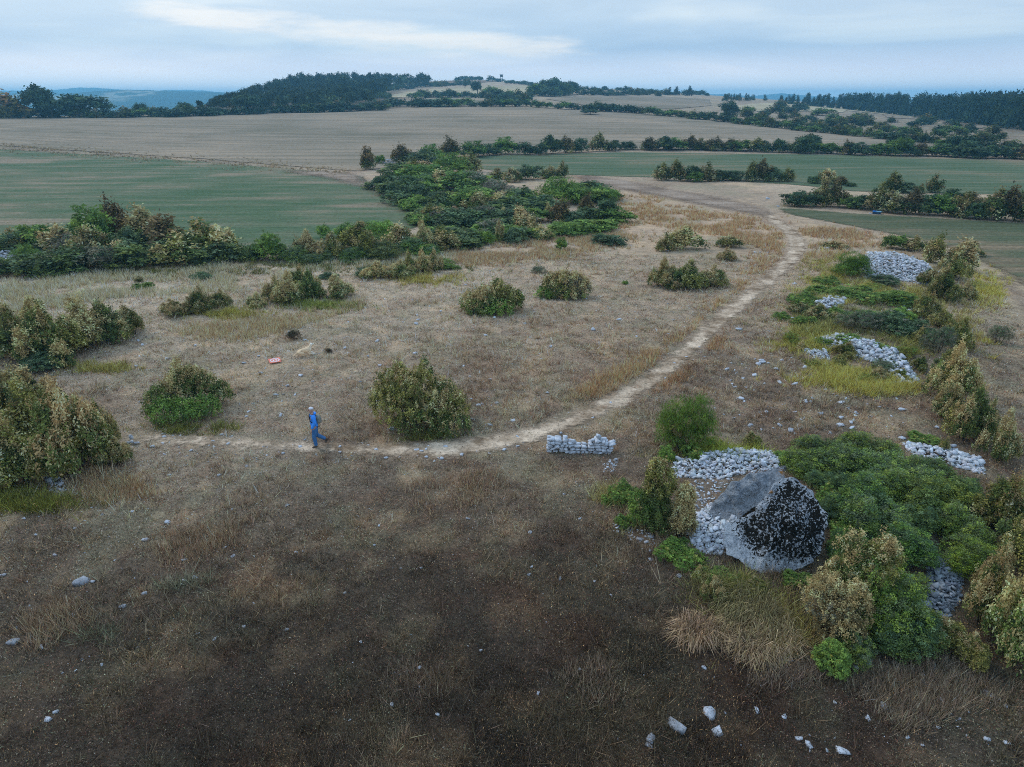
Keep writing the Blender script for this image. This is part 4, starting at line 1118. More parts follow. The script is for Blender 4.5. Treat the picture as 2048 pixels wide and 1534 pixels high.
def stone(p, size, label, group=None, name='stone', dark=False, flat=1.0, tilt=.35, sink=.12, rz=None, tint=1.0):
    k = rnd.randrange(len(ROCKM))
    o = link(name, (ROCKMD if dark else ROCKM)[k], M_STONE_D if dark else M_STONE)
    z = size * .5 * flat * .62
    o.location = (p[0], p[1], p[2] + z * (1 - sink * 3))
    o.scale = (size * rnd.uniform(.9, 1.2), size * rnd.uniform(.85, 1.1), size * flat)
    o.rotation_euler = (rnd.uniform(-tilt, tilt), rnd.uniform(-tilt, tilt), rnd.uniform(0, 6.28) if rz is None else rz)
    g = rnd.uniform(.82, 1.05) * tint
    o.color = (g, g, g * 1.0, 1)
    tag(o, label, 'stone', group)
    STONES.append(o)
    if len(label.split()) > 16: print('LONG', label)
    return o

RUB = Acc(); RUBD = Acc()
def rub(acc, p, size, flat=.62):
    V, Fq = ROCKS[rnd.randrange(12)]
    e = Euler((rnd.uniform(-.7, .7), rnd.uniform(-.7, .7), rnd.uniform(0, 6.28))).to_matrix()
    W = (V * [size * rnd.uniform(.85, 1.3), size, size * flat]) @ np.array(e).T + p
    g_ = rnd.uniform(.62, 1.08); acc.add(W, Fq, np.array([g_ * rnd.uniform(.94, 1.06), g_, g_ * rnd.uniform(.94, 1.05)]))
PILES = [  # outline in the photograph, where, count, size range, layers, dark
 ([(1342,928),(1400,906),(1470,896),(1545,905),(1592,928),(1565,944),(1500,947),(1440,958),(1352,956)], 'in the heap behind the great slabs', 420, (.12,.36), .3, False),
 ([(1385,1035),(1425,1005),(1440,1040),(1475,1040),(1458,1065),(1448,1110),(1395,1108),(1372,1062)], 'in the rubble left of the mossy slab', 260, (.1,.34), .22, False),
 ([(1735,505),(1790,504),(1850,526),(1876,546),(1866,572),(1800,562),(1730,554),(1722,530)], 'on the top pale mound', 620, (.2,.5), .4, False),
 ([(1628,606),(1660,596),(1692,601),(1682,613),(1640,619)], 'on the small pale mound left of the grey shrub', 80, (.2,.5), .25, False),
 ([(1795,605),(1830,604),(1836,626),(1800,622)], 'among the shrubs right of the grey shrub', 34, (.2,.4), .1, False),
 ([(1630,676),(1680,670),(1742,682),(1792,702),(1822,738),(1838,768),(1792,768),(1768,738),(1700,708),(1640,692)], 'in the curved pale heap below the shrubs', 380, (.2,.52), .35, False),
 ([(1600,700),(1650,702),(1660,722),(1618,716)], 'at the left foot of the curved heap', 46, (.18,.4), .12, False),
 ([(1800,886),(1850,892),(1902,896),(1962,922),(1970,950),(1900,932),(1830,912)], 'in the broken heap on the right edge', 170, (.14,.42), .2, False),
 ([(1850,1132),(1900,1116),(1925,1150),(1920,1200),(1890,1242),(1830,1234),(1812,1196),(1858,1182)], 'in the dark heap under the bramble bank', 330, (.12,.32), .25, True),
 ([(92,958),(128,955),(132,985),(100,988)], 'under the left edge bushes', 26, (.1,.3), .05, False),
 ([(0,512),(26,508),(48,524),(0,532)], 'in the left hedgerow heap', 50, (.25,.6), .6, False),
 ([(1205,925),(1240,915),(1230,945),(1205,945)], 'between the low wall and the green shrub', 22, (.06,.2), .0, False),
 ([(1222,1030),(1262,1040),(1305,1070),(1310,1095),(1270,1085),(1225,1062)], 'in the grass left of the green box column', 30, (.06,.2), .0, False),
]
PILES.append(([(1376,960),(1470,956),(1440,985),(1420,1008),(1392,1036),(1372,1000)], 'on the bare soil beside the great slabs', 60, (.05,.2), .0, False))
PILE_PX = [p[0] for p in PILES]
picked = 0
for poly, where, cnt, (s0, s1), hgt, dark in PILES:
    poly = np.array(poly, float)
    cnt = int(cnt * 3.6)
    X = RNG.uniform(poly[:, 0].min(), poly[:, 0].max(), cnt * 5); Y = RNG.uniform(poly[:, 1].min(), poly[:, 1].max(), cnt * 5)
    ok = inpoly(X, Y, poly); X, Y = X[ok][:cnt], Y[ok][:cnt]
    ed = edge_dist(X, Y, poly)
    P = at_many(X, Y)
    sz = (RNG.uniform(0, 1, len(P)) ** 2.4 * (s1 - s0) * 1.25 + s0) * .6
    order = np.argsort(-sz)
    n_ind = min(len(P) // 20 + 2, 12)
    for r_, i in enumerate(order):
        up = hgt * min(1, ed[i] / max(ed.max(), 1e-6) * 1.6) * rnd.random()
        p = P[i] + [0, 0, up + sz[i] * .12]
        if r_ < n_ind:
            stone(p + [0, 0, .05], sz[i], f"{'dark grey' if dark else 'pale'} stone {where}", 'stones ' + where, dark=dark, flat=.8, tilt=.6)
        else:
            rub(RUBD if dark else RUB, p, sz[i])
# single stones lying about
LONE = [(543,720,.0,''),
 (165,1165,.62,'long grey slab lying in the grass at lower left'),(245,1215,.3,'pale stone with a raised corner below the long grey slab'),(28,1285,.42,'grey stone at the lower left edge of the heath'),(4,1152,.3,'pale stone cut by the left edge of the view'),
 (1351,1455,.62,'flat square grey stone near the bottom, right of centre'),(1420,1428,.42,'knobbly pale stone right of the flat square one'),(1434,1464,.36,'rounded pale stone below the knobbly one'),(1616,1490,.28,'pitted stone at the bottom edge'),
 (1684,1505,.4,'tan wedge shaped stone at the bottom edge'),(1572,1322,.45,'long pale stone below the dry grass tussock'),(1730,1322,.4,'dark stone under the leafy bush at the lower right'),(1977,1390,.32,'pointed pale stone at the lower right'),(1768,1414,.3,'split stone on bare heath at the lower right'),
 (1735,1438,.22,'small pale stone left below the split stone'),(1597,1478,.2,'small pale stone left of the pitted stone'),(1408,1336,.2,'small white stone left of the tussock'),(1302,1478,.3,'greyish stone cluster piece near the bottom edge'),(1296,1492,.26,'stone touching the greyish one near the bottom edge'),
 (1280,1079,.26,'white angular stone left of the dark green box column'),(1302,1074,.3,'upright pale stone at the foot of the dark green box column'),(1302,1120,.24,'white knobbly stone beside the low shrub left of the slab'),(1359,1152,.26,'bluish stone below the low shrub left of the slab'),(1300,1102,.16,'small round stone between two white ones left of the slab'),
 (1535,398,.9,'upright pale stone standing by the crossing of the tracks'),(1556,413,.7,'white boulder at the left end of the hedge right of the crossing'),(1740,428,.6,'white stone beside the low blue trough'),
 (625,763,.28,'white stone above the walker'),(552,790,.3,'flat white stone below the orange mat'),(566,789,.24,'white stone right of the flat one below the mat'),(590,790,.2,'small white stone left of the walker'),(957,811,.34,'cream block stone right of the big olive bush'),(994,807,.32,'leaning white stone right of the cream block'),
 (833,648,.4,'rounded pale stone alone in the meadow centre'),(836,640,.4,'flat pale stone just behind the rounded one in the meadow'),(930,570,.35,'white stone above the half green bush'),(497,824,.25,'white stone between the green skirted bush and the walker'),(493,833,.22,'lower white stone between the green skirted bush and the walker'),
 (444,869,.25,'white stone on the path left of the walker'),(278,682,.35,'pale flat stone beside the left clump'),(285,690,.3,'second pale flat stone beside the left clump'),(1020,700,.0,''),
 (1585,637,.6,'white block left of the shrubby mounds'),(1588,568,.55,'two lobed white stone right of the path bend'),(1655,497,.7,'long white stone left of the broom on the mounds'),(1940,778,.4,'upright white stone right of the tan bushes'),(1873,855,.4,'flat pale stone above the broken heap'),
 (1640,828,.4,'grey block on the heath between broom and mounds'),(1470,775,.3,'white stone right of the path above the broom'),(1525,725,.55,'broad flat pale stone right of the path'),(1477,660,.6,'flat pale stones edge right of the path'),(1390,1335,.0,''),
 (1510,505,.4,'left of three white stones in a row by the path bend'),(1520,505,.4,'middle of three white stones in a row by the path bend'),(1536,505,.35,'right of three white stones in a row by the path bend'),
 (335,1045,.3,'tilted stone catching light below the left path end'),(592,1105,.2,'white stone in the brown heath below the walker'),(466,1113,.22,'white stone in the lower left heath'),(370,1120,.3,'pale stone beside a dark tuft in the lower left heath'),(292,1080,.3,'long pale stone in the lower left heath'),
 (936,1038,.22,'white stone in the middle of the brown heath'),(1160,1038,.2,'flat white stone in the heath below the low wall'),(1060,1065,.2,'upright white stone in the heath below the low wall'),(1058,1150,.2,'white stone with a dark side in the central heath'),(1120,1158,.2,'pale stone right of the dark sided one'),
 (395,1268,.2,'flat pale stone in the dark heath'),(430,1278,.18,'pale stone right of the flat one in the dark heath'),(573,1260,.2,'grey stone in the dark heath, left of centre'),(95,1440,.26,'pale stone near the bottom left corner'),(112,1425,.2,'small stone near the bottom left corner')]
for px, py, sz, lab in LONE:
    if sz > 0:
        stone(at(px, py), sz * .78, lab, flat=.62, sink=.2, tint=.62 if 'grey' in lab or 'dark' in lab else .92)
# small unremarkable stones, like one another, by stretch of ground
def strew(n, poly, s0, s1, where):
    poly = np.array(poly, float)
    X = RNG.uniform(poly[:, 0].min(), poly[:, 0].max(), n * 6); Y = RNG.uniform(poly[:, 1].min(), poly[:, 1].max(), n * 6)
    ok = inpoly(X, Y, poly); P = at_many(X[ok][:n], Y[ok][:n])
    for i, p in enumerate(P):
        s = s0 + (s1 - s0) * rnd.random() ** 2.2
        if s > s0 + .72 * (s1 - s0):
            stone(p, s * .85, 'small white stone ' + where, 'small stones ' + where, flat=.7)
        else:
            rub(RUB, p + [0, 0, s * .05], s * .75, .5)
strew(150, [(240,860),(620,880),(900,890),(1090,865),(1090,900),(860,925),(600,925),(250,905)], .06, .26, 'along the near path')
strew(120, [(0,1000),(200,950),(520,930),(640,1050),(600,1250),(0,1400)], .04, .2, 'in the lower left heath')
strew(80, [(640,940),(1200,930),(1300,1150),(1350,1500),(700,1500),(600,1200)], .05, .16, 'in the brown foreground heath')
strew(170, [(250,700),(700,640),(900,640),(1150,700),(1100,830),(960,860),(700,860),(470,850),(250,800)], .07, .32, 'on the open heath round the walker')
strew(90, [(700,540),(1300,480),(1480,560),(1350,680),(1000,650),(720,640)], .1, .4, 'on the heath left of the path')
strew(170, [(1420,780),(1560,600),(1640,740),(1800,800),(1830,880),(1600,870),(1440,860)], .08, .4, 'on the heath right of the path')
strew(50, [(1400,1330),(1650,1320),(2040,1360),(2040,1520),(1400,1520)], .05, .2, 'in the lower right heath')
strew(70, [(1330,740),(1600,500),(1620,520),(1420,720),(1200,850),(1040,885),(1030,870)], .05, .2, 'on the far path')
tag(link('rubble', RUB.mesh('rubble'), M_RUB), 'countless small pale stones filling the heaps and strewn on the heath', 'rubble', kind='stuff')
tag(link('rubble', RUBD.mesh('rubble'), M_RUBD), 'countless small dark grey stones filling the heap under the bramble bank', 'rubble', kind='stuff')

# ------------------------------------------------------------------ the two great slabs
def lichen_mat(name, moss):
    m, t, b = mat_new(name, .93, .12)
    tcx = N(t, 'ShaderNodeTexCoord')
    v = tcx.outputs['Object']
    n1 = noise(t, 1.6, 6, .65, v)
    mps = N(t, 'ShaderNodeMapping'); mps.inputs['Scale'].default_value = (1.0, 1.0, .42)
    t.links.new(v, mps.inputs[0])
    n2 = noise(t, 7, 6, .72, mps.outputs[0])
    n3 = noise(t, 15, 5, .7, v)
    base = ramp_of(t, n2.outputs['Fac'], [(.3, (.13, .15, .17)), (.45, (.34, .375, .41)), (.58, (.76, .79, .82))]).outputs[0]
    base = mix(t, ramp_of(t, n1.outputs['Fac'], [(.44, (0, 0, 0)), (.56, (.85, .85, .85))]).outputs[0], base, (.74, .77, .78))
    if moss:
        a = N(t, 'ShaderNodeAttribute', attribute_name='moss')
        def mad(x, k, y):
            m_ = N(t, 'ShaderNodeMath', operation='MULTIPLY_ADD'); m_.inputs[1].default_value = k
            t.links.new(x, m_.inputs[0])
            if hasattr(y, 'is_linked'): t.links.new(y, m_.inputs[2])
            else: m_.inputs[2].default_value = y
            return m_.outputs[0]
        s_ = mad(n3.outputs['Fac'], 2.4, mad(n2.outputs['Fac'], 1.2, mad(n1.outputs['Fac'], .9, a.outputs['Fac'])))
        mr = N(t, 'ShaderNodeMapRange'); mr.inputs['From Min'].default_value = 2.40; mr.inputs['From Max'].default_value = 2.50
        t.links.new(s_, mr.inputs['Value'])
        base = mix(t, mr.outputs[0], base, (.020, .019, .015))
    else:
        base = mix(t, .5, base, (.22, .25, .28))
        base = mix(t, ramp_of(t, n3.outputs['Fac'], [(.5, (0, 0, 0)), (.7, (.8, .8, .8))]).outputs[0], base, (.10, .105, .11))
    o = N(t, 'ShaderNodeAttribute', attribute_name='orange')
    base = mix(t, o.outputs['Fac'], base, (.42, .19, .04))
    t.links.new(base, b.inputs['Base Color'])
    hs = N(t, 'ShaderNodeMath', operation='ADD'); t.links.new(n2.outputs['Fac'], hs.inputs[0]); t.links.new(n3.outputs['Fac'], hs.inputs[1])
    bump(t, b, hs.outputs[0], 1.0, .16)
    return m

def slab(name, outline, base_px, nrm, thick, mat, label, bulge=.28, rough=.05, moss_px=None, cracks=(), facets=(), orange_px=None, push=0.0):
    """a thick slab: the traced front face lies on a leaning plane through its foot, the back follows behind it"""
    n = Vector(nrm).normalized()
    b0 = Vector(at(*base_px)) + Vector((0, push, 0))
    O_ = densify(outline, 6)
    dirs = ray(O_[:, 0], O_[:, 1])
    c = Vector((0, 0, CAM_H))
    P3 = []
    for d in dirs:
        d = Vector(d); t_ = (b0 - c).dot(n) / d.dot(n)
        P3.append(c + d * t_)
    u = n.cross(Vector((0, 0, 1))).normalized(); u = -u if u.x < 0 else u
    v = n.cross(u); v = -v if v.z < 0 else v
    cen = sum(P3, Vector()) / len(P3)
    Q = np.array([((p - cen).dot(u), (p - cen).dot(v)) for p in P3])
    tq_ = np.arange(len(Q)); Q += np.stack([fbm(tq_ / 3.1, tq_ * 0, 5, 3) - .5, fbm(tq_ / 3.1, tq_ * 0 + 9, 6, 3) - .5], 1) * .2 + RNG.normal(0, .014, Q.shape)
    x0, y0 = Q.min(0); x1, y1 = Q.max(0)
    gx_, gy_ = np.meshgrid(np.arange(x0, x1, .036), np.arange(y0, y1, .036))
    gx_ = gx_.ravel() + RNG.normal(0, .005, gx_.size); gy_ = gy_.ravel() + RNG.normal(0, .005, gy_.size)
    ok = inpoly(gx_, gy_, Q); gx_, gy_ = gx_[ok], gy_[ok]
    ok = edge_dist(gx_, gy_, Q) > .025; gx_, gy_ = gx_[ok], gy_[ok]
    pts = [Vector(p) for p in Q] + [Vector((a, b)) for a, b in zip(gx_, gy_)]
    vv, _, ff, *_ = geometry.delaunay_2d_cdt(pts, [], [list(range(len(Q)))], 1, 1e-5)
    V2 = np.array([p[:] for p in vv]); T3 = np.array([f for f in ff if len(f) == 3])
    ed = edge_dist(V2[:, 0], V2[:, 1], Q)
    rim = ed < 1e-3
    h = np.sqrt(np.clip(ed / .42, 0, 1)) * bulge
    rg = (fbm(V2[:, 0] * 2.2 + 9, V2[:, 1] * 2.2, 41, 4) - .5) * rough * 9 - np.abs(fbm(V2[:, 0] * 1.7 + 4, V2[:, 1] * 1.7, 48, 3) - .5) * rough * 9 + (fbm(V2[:, 0] * 9, V2[:, 1] * 9 + 3, 44, 3) - .5) * rough * 2.6
    front = h + rg * np.clip(ed / .1, 0, 1)
    rf_ = np.random.default_rng(len(outline) * 7)
    for _ in range(9):                              # broken faces: planes that shave the front
        a_ = rf_.uniform(0, 6.283); q_ = rf_.uniform(.1, .75) * min(x1 - x0, y1 - y0) * .5
        sl_ = rf_.uniform(.25, .7)
        front = np.minimum(front, bulge * rf_.uniform(.75, 1.05) - sl_ * (V2[:, 0] * math.cos(a_) + V2[:, 1] * math.sin(a_) - q_) + rg * .5)
    q3 = V2[:, :1] * np.array(u) + V2[:, 1:] * np.array(v) + np.array(cen)
    qx, qy = proj(q3[:, 0], q3[:, 1], q3[:, 2])
    for fx, fy, ang, sl_ in facets:                 # larger faces seen in the photograph: image point on the arris, its direction, slope
        dd_ = (qx - fx) * math.cos(ang) + (qy - fy) * math.sin(ang)
        front = front - np.clip(dd_, 0, 80) * sl_
    for ck in cracks:
        ck = np.asarray(ck, float); best = np.full(nv_ := len(qx), 1e9)
        for a_, b_ in zip(ck[:-1], ck[1:]):
            d_ = b_ - a_; t_ = np.clip(((qx - a_[0]) * d_[0] + (qy - a_[1]) * d_[1]) / (d_ @ d_), 0, 1)
            best = np.minimum(best, np.hypot(qx - a_[0] - t_ * d_[0], qy - a_[1] - t_ * d_[1]))
        front = front - .13 * np.exp(-(best / 3.2) ** 2)
    front = np.maximum(front, -.02)
    back = -(np.sqrt(np.clip(ed / .3, 0, 1)) * thick) + rg * np.clip(ed / .2, 0, 1)
    nv = len(V2)
    U = np.array(u); Vv = np.array(v); Nn = np.array(n)
    A = V2[:, :1] * U + V2[:, 1:] * Vv + front[:, None] * Nn
    Bk = V2[:, :1] * U + V2[:, 1:] * Vv + back[:, None] * Nn
    e1 = V2[T3[:, 1]] - V2[T3[:, 0]]; e2 = V2[T3[:, 2]] - V2[T3[:, 0]]
    sgn = (e1[:, 0] * e2[:, 1] - e1[:, 1] * e2[:, 0]) * (u.cross(v).dot(n)) < 0
    T3[sgn] = T3[sgn][:, ::-1]
    mapb = np.where(rim, np.arange(nv), np.arange(nv) + nv)
    Fa = np.concatenate([T3, mapb[T3[:, ::-1]]])
    W = np.concatenate([A, Bk])
    world = W + np.array(cen)
    ppx, ppy = proj(world[:, 0], world[:, 1], world[:, 2])
    moss = np.zeros(len(W)); org = np.zeros(len(W))
    if moss_px is not None:
        sd_ = edge_dist(ppx, ppy, moss_px) * np.where(inpoly(ppx, ppy, moss_px), 1, -1)
        moss = np.clip(sd_ / 60 + .20, -.6, .36)
        moss[nv:] = -.3
    if orange_px is not None:
        for ox, oy, orad in orange_px:
            org = np.maximum(org, np.clip(1.25 - np.hypot(ppx - ox, (ppy - oy) * 1.2) / orad, 0, 1) * (fbm(W[:, 0] * 9, W[:, 2] * 9, 77, 3) > .44))
    me = np_mesh(name, W, Fa, smooth=True, attr={'moss': moss, 'orange': org})
    o = link(name, me, mat, loc=tuple(cen))
    tag(o, label, 'standing stone')
    return o
SLAB = [(1447,1050),(1462,1040),(1488,1030),(1506,1022),(1522,1008),(1530,992),(1545,975),(1560,958),(1578,950),(1590,953),(1602,966),(1622,980),(1636,1002),(1642,1018),(1652,1026),(1655,1052),(1648,1085),(1636,1108),(1612,1132),(1585,1146),(1540,1150),(1506,1138),(1470,1118),(1452,1112),(1452,1090),(1446,1070)]
MOSSP = [(1480,1046),(1524,1016),(1556,978),(1586,962),(1612,978),(1640,1014),(1652,1050),(1646,1090),(1622,1122),(1570,1120),(1515,1104),(1486,1078)]
slab('great_slab', SLAB, (1540, 1148), (-.12, -.72, .66), .55, lichen_mat('mossy_slab', True), 'huge leaning slab blotched with black moss over pale lichen', .34, .05, MOSSP, cracks=[[(1528,1000),(1548,988),(1552,976)],[(1500,1046),(1506,1090),(1498,1140)],[(1590,960),(1600,1000),(1592,1030)]], facets=[(1496,1080,math.pi,.006),(1620,1040,.2,.004)], orange_px=[(1543, 984, 5)])
BACK = [(1416,1030),(1424,1005),(1440,985),(1470,962),(1500,950),(1535,938),(1560,938),(1570,948),(1560,970),(1540,994),(1514,1014),(1482,1034),(1452,1052),(1436,1054)]
slab('great_slab', BACK, (1440, 1046), (-.30, -.62, .72), .5, lichen_mat('grey_slab', False), 'long tilted grey slab with an orange lichen tip behind the mossy one', .3, .055, None, cracks=[[(1500,955),(1520,975)],[(1450,985),(1470,1020)]], facets=[(1480,985,1.0,.008)], orange_px=[(1562, 943, 11), (1550, 938, 8)])

# ------------------------------------------------------------------ low dry stone wall, cairn, stake, mat, trough, lookout
wp = at(1157, 906)
wl = link('stone_wall', None, loc=tuple(wp))
wl.rotation_euler = (0, 0, -math.atan2(wp[0], wp[1]) + .04)
tag(wl, 'short low wall of stacked pale stones, dipping in the middle, beside the path', 'wall')
WA = Acc()
LW = 2.45
def top_at(u):
    return float(np.interp(u, [-1.25, -.85, -.5, -.3, -.1, .25, .45, .6, .8, 1.0, 1.25], [.56, .60, .58, .46, .34, .33, .42, .56, .66, .60, .50]))
z = 0.0
row = 0
wr = random.Random(4)
while z < .66:
    hrow = wr.uniform(.10, .16)
    u = -LW / 2 + wr.uniform(-.05, .05)
    while u < LW / 2:
        lw_ = wr.uniform(.14, .32)
        if z + hrow * .6 < top_at(u + lw_ / 2):
            V, Fq = ROCKS[wr.randrange(12)]
            e = Euler((wr.uniform(-.12, .12), wr.uniform(-.22, .22), wr.uniform(-.2, .2) + (math.pi if wr.random() < .5 else 0))).to_matrix()
            for dd in (0, .24):
                W = (V * [lw_ * 1.12, .34, hrow * 1.75]) @ np.array(e).T + [u + lw_ / 2, dd + wr.uniform(-.03, .03), z + hrow / 2]
                WA.add(W, Fq)
        u += lw_
    z += hrow
link('wall_stones', WA.mesh('wall_stones'), M_STONE, wl)
for cu, cz, csz, fl in ((.76, .78, .25, 1.5), (.95, .64, .3, .8), (-1.05, .62, .26, .8), (-.55, .64, .24, 1.0), (.55, .62, .26, .8), (-.22, .5, .28, 1.1)):
    V, Fq = ROCKS[wr.randrange(12)]
    o = link('coping_stone', np_mesh('coping_stone', V * [csz, csz * .9, csz * fl], Fq), M_STONE, wl, (cu, .08, cz - .04))
    o.rotation_euler = (wr.uniform(-.3, .3), wr.uniform(-.3, .3), wr.uniform(0, 6))
cp_ = at(265, 888)
cr_ = link('cairn', None, loc=tuple(cp_))
tag(cr_, 'little cairn of balanced pale stones at the left end of the path', 'cairn')
for sx_, sy_, sz_, dx, dz in ((.15, .14, .2, 0, .10), (.13, .12, .12, .01, .25), (.17, .15, .07, -.01, .34), (.12, .11, .05, 0, .40), (.2, .16, .14, .17, .05), (.16, .14, .14, -.16, .05)):
    V, Fq = ROCKS[wr.randrange(12)]
    link('cairn_stone', np_mesh('cairn_stone', V * [sx_ * 1.2, sy_ * 1.2, sz_ * 1.5], Fq), M_STONE, cr_, (dx, 0, dz))
sp0 = at(1119, 868)
A = Acc(); A.add(*tube((0, 0, -.05), (-.05, 0, .52), .012, .006, 6)); A.add(*tube((.0, .0, .22), (.05, 0, .34), .006, .004, 5))
stk = link('stake', None, loc=tuple(sp0)); tag(stk, 'thin dark stake behind the left end of the low wall', 'stake')
link('rod', A.mesh('rod'), plain('dark_wood', (.03, .028, .025)), stk)
V, Fq = ROCKS[2]; link('white_stone_foot', np_mesh('white_stone_foot', V * .14, Fq), M_STONE, stk, (.06, 0, .05))

mp_ = at(550, 724)
mat_ = link('landing_mat', None, loc=(mp_[0], mp_[1], mp_[2] + .10))
mat_.rotation_euler = (R(4), 0, -math.atan2(mp_[0], mp_[1]) + .12)
tag(mat_, 'orange red square mat with a white ring and letter H, laid on the heath', 'mat')
bm = bmesh.new(); bmesh.ops.create_cube(bm, size=1, matrix=Matrix.Diagonal((.6, .6, .015, 1)))
bmesh.ops.bevel(bm, geom=bm.edges[:], offset=.004, segments=2, affect='EDGES')
me = bpy.data.meshes.new('pad'); bm.to_mesh(me); bm.free()
link('pad', me, plain('orange_fabric', (.85, .24, .16), .7, .2, .06), mat_)
M_WHITE = plain('white_print', (.82, .82, .82), .7, .2, .04)
th_ = np.linspace(0, 2 * math.pi, 49)[:-1]
Vr = np.concatenate([np.stack([np.cos(th_) * r_, np.sin(th_) * r_, np.full(48, .0115)], 1) for r_ in (.19, .245)])
Fr = np.array([[i, 48 + i, 48 + (i + 1) % 48, (i + 1) % 48] for i in range(48)])
link('ring_print', np_mesh('ring_print', Vr, Fr), M_WHITE, mat_)
def rect(x0, y0, x1, y1, z=.0115): return np.array([(x0, y0, z), (x1, y0, z), (x1, y1, z), (x0, y1, z)])
A = Acc()
for q_ in ((-.10, -.11, -.05, .11), (.05, -.11, .10, .11), (-.05, -.025, .05, .025)): A.add(rect(*q_), np.array([[0, 1, 2, 3]]))
link('letter_print', A.mesh('letter_print'), M_WHITE, mat_)

tp = at(1753, 428)
tr_ = link('trough', None, loc=tuple(tp)); tag(tr_, 'long low blue trough at the foot of the hedge right of the crossing', 'trough')
tr_.rotation_euler = (0, 0, -.35); tr_.scale = (.9, .9, .85)
def box_bm(sx_, sy_, sz_, bev=.01):
    bm = bmesh.new(); bmesh.ops.create_cube(bm, size=1, matrix=Matrix.Diagonal((sx_, sy_, sz_, 1)))
    bmesh.ops.bevel(bm, geom=bm.edges[:], offset=bev, segments=2, affect='EDGES')
    me = bpy.data.meshes.new('box'); bm.to_mesh(me); bm.free(); return me
M_BLUE = plain('blue_plastic', (.03, .22, .62), .45, .4, .1)
M_PBLUE = plain('faded_blue_plastic', (.25, .5, .62), .5, .4, .15)  # paler blue for the longer piece of the rim
M_DBLUE = plain('dirty_blue_plastic', (.03, .06, .10), .6, .3, .2)  # much darker blue for the tub below the rim
for nm, dims, pos, mt in (('rim', (.42, .5, .12), (-.3, 0, .36), M_BLUE), ('faded_rim', (.62, .5, .10), (.225, 0, .36), M_PBLUE), ('tub', (1.0, .44, .32), (0, 0, .14), M_DBLUE)):
    link(nm, box_bm(*dims), mt, tr_, pos)

lp = at(1003, 163)
lk = link('lookout_tower', None, loc=tuple(lp)); lk.scale = (.8, .8, .85); tag(lk, 'small raised lookout hut on legs silhouetted on the skyline', 'lookout')
M_DW = plain('weathered_wood', (.06, .055, .05))
link('cabin', box_bm(4.2, 3.4, 2.6, .05), M_DW, lk, (0, 0, 7.2))
link('roof', box_bm(5.6, 4.4, .5, .1), M_DW, lk, (0, 0, 8.78))
for sx_ in (-1, 1):
    for sy_ in (-1, 1):
        Vt, Ft = tube((sx_ * 1.5, sy_ * 1.2, -.5), (sx_ * 1.2, sy_ * .9, 5.95), .42, .36, 8)
        link('leg', np_mesh('leg', Vt, Ft), M_DW, lk)

# low stone wall glimpsed in the thicket
gp = at(772, 327)
A = Acc()
for i in range(60):
    V, Fq = ROCKS[wr.randrange(12)]
    A.add((V * [wr.uniform(.4, .8), .5, .35]) + [wr.uniform(-2.6, 2.6), wr.uniform(-.2, .2), wr.choice([.15, .45, .75, 1.0])], Fq)
gw = link('stone_wall', A.mesh('stone_wall'), M_STONE, loc=tuple(gp)); tag(gw, 'scrap of grey stone wall showing among the bushes where the left track ends', 'wall')

# ------------------------------------------------------------------ the walker and the dog
def skin(name, pts, edges, rad, levels=2, parent=None, mat=None, root=0):
    me = bpy.data.meshes.new(name); me.from_pydata(pts, edges, [])
    o = bpy.data.objects.new(name, me); COL.objects.link(o)
    o.modifiers.new('skin', 'SKIN'); s_ = o.modifiers.new('sub', 'SUBSURF'); s_.levels = s_.render_levels = levels
    for i, r_ in enumerate(rad):
        d = me.skin_vertices[0].data[i]
        d.radius = r_ if isinstance(r_, tuple) else (r_, r_)
        d.use_root = i == root
    bpy.context.view_layer.update()
    dg = bpy.context.evaluated_depsgraph_get()
    m2 = bpy.data.meshes.new_from_object(o.evaluated_get(dg))
    m2.name = name
    bpy.data.objects.remove(o)
    m2.polygons.foreach_set('use_smooth', [True] * len(m2.polygons))
    return m2

def chain(specs):
    """specs: list of branches; each a list of (x,y,z,r) or an index of an earlier point to start from"""
    pts, ed, rad = [], [], []
    for br in specs:
        prev = None
        for it in br:
            if isinstance(it, int): prev = it; continue
            pts.append(it[:3]); rad.append(it[3] if len(it) == 4 else (it[3], it[4]))
            if prev is not None: ed.append((prev, len(pts) - 1))
            prev = len(pts) - 1
    return pts, ed, rad

def join(name, meshes):
    A = Acc()
    bm = bmesh.new()
    for m in meshes: bm.from_mesh(m)
    me = bpy.data.meshes.new(name); bm.to_mesh(me); bm.free()
    me.polygons.foreach_set('use_smooth', [True] * len(me.polygons))
    return me

pp = at(633, 893)
per = link('person', None, loc=tuple(pp))
per.rotation_euler = (0, 0, -math.atan2(pp[0], pp[1]) + .05)
tag(per, 'person in blue jacket and jeans with a grey rucksack walking left along the path', 'person')
M_SKIN = plain('skin', (.52, .30, .22), .6, .3, .05)
M_JKT = plain('blue_jacket', (.05, .30, .88), .6, .3, .12, 6)
M_JEAN = plain('blue_jeans', (.06, .17, .36), .85, .15, .15, 10)
M_HAT = plain('pale_cap', (.68, .66, .67), .9, .1, .12)
M_PACK = plain('grey_rucksack', (.26, .26, .22), .85, .15, .25, 14)
M_DARK = plain('dark_cloth', (.02, .022, .03), .8, .2, .1)
M_SHOE = plain('brown_shoe', (.10, .075, .055), .8, .2, .2)
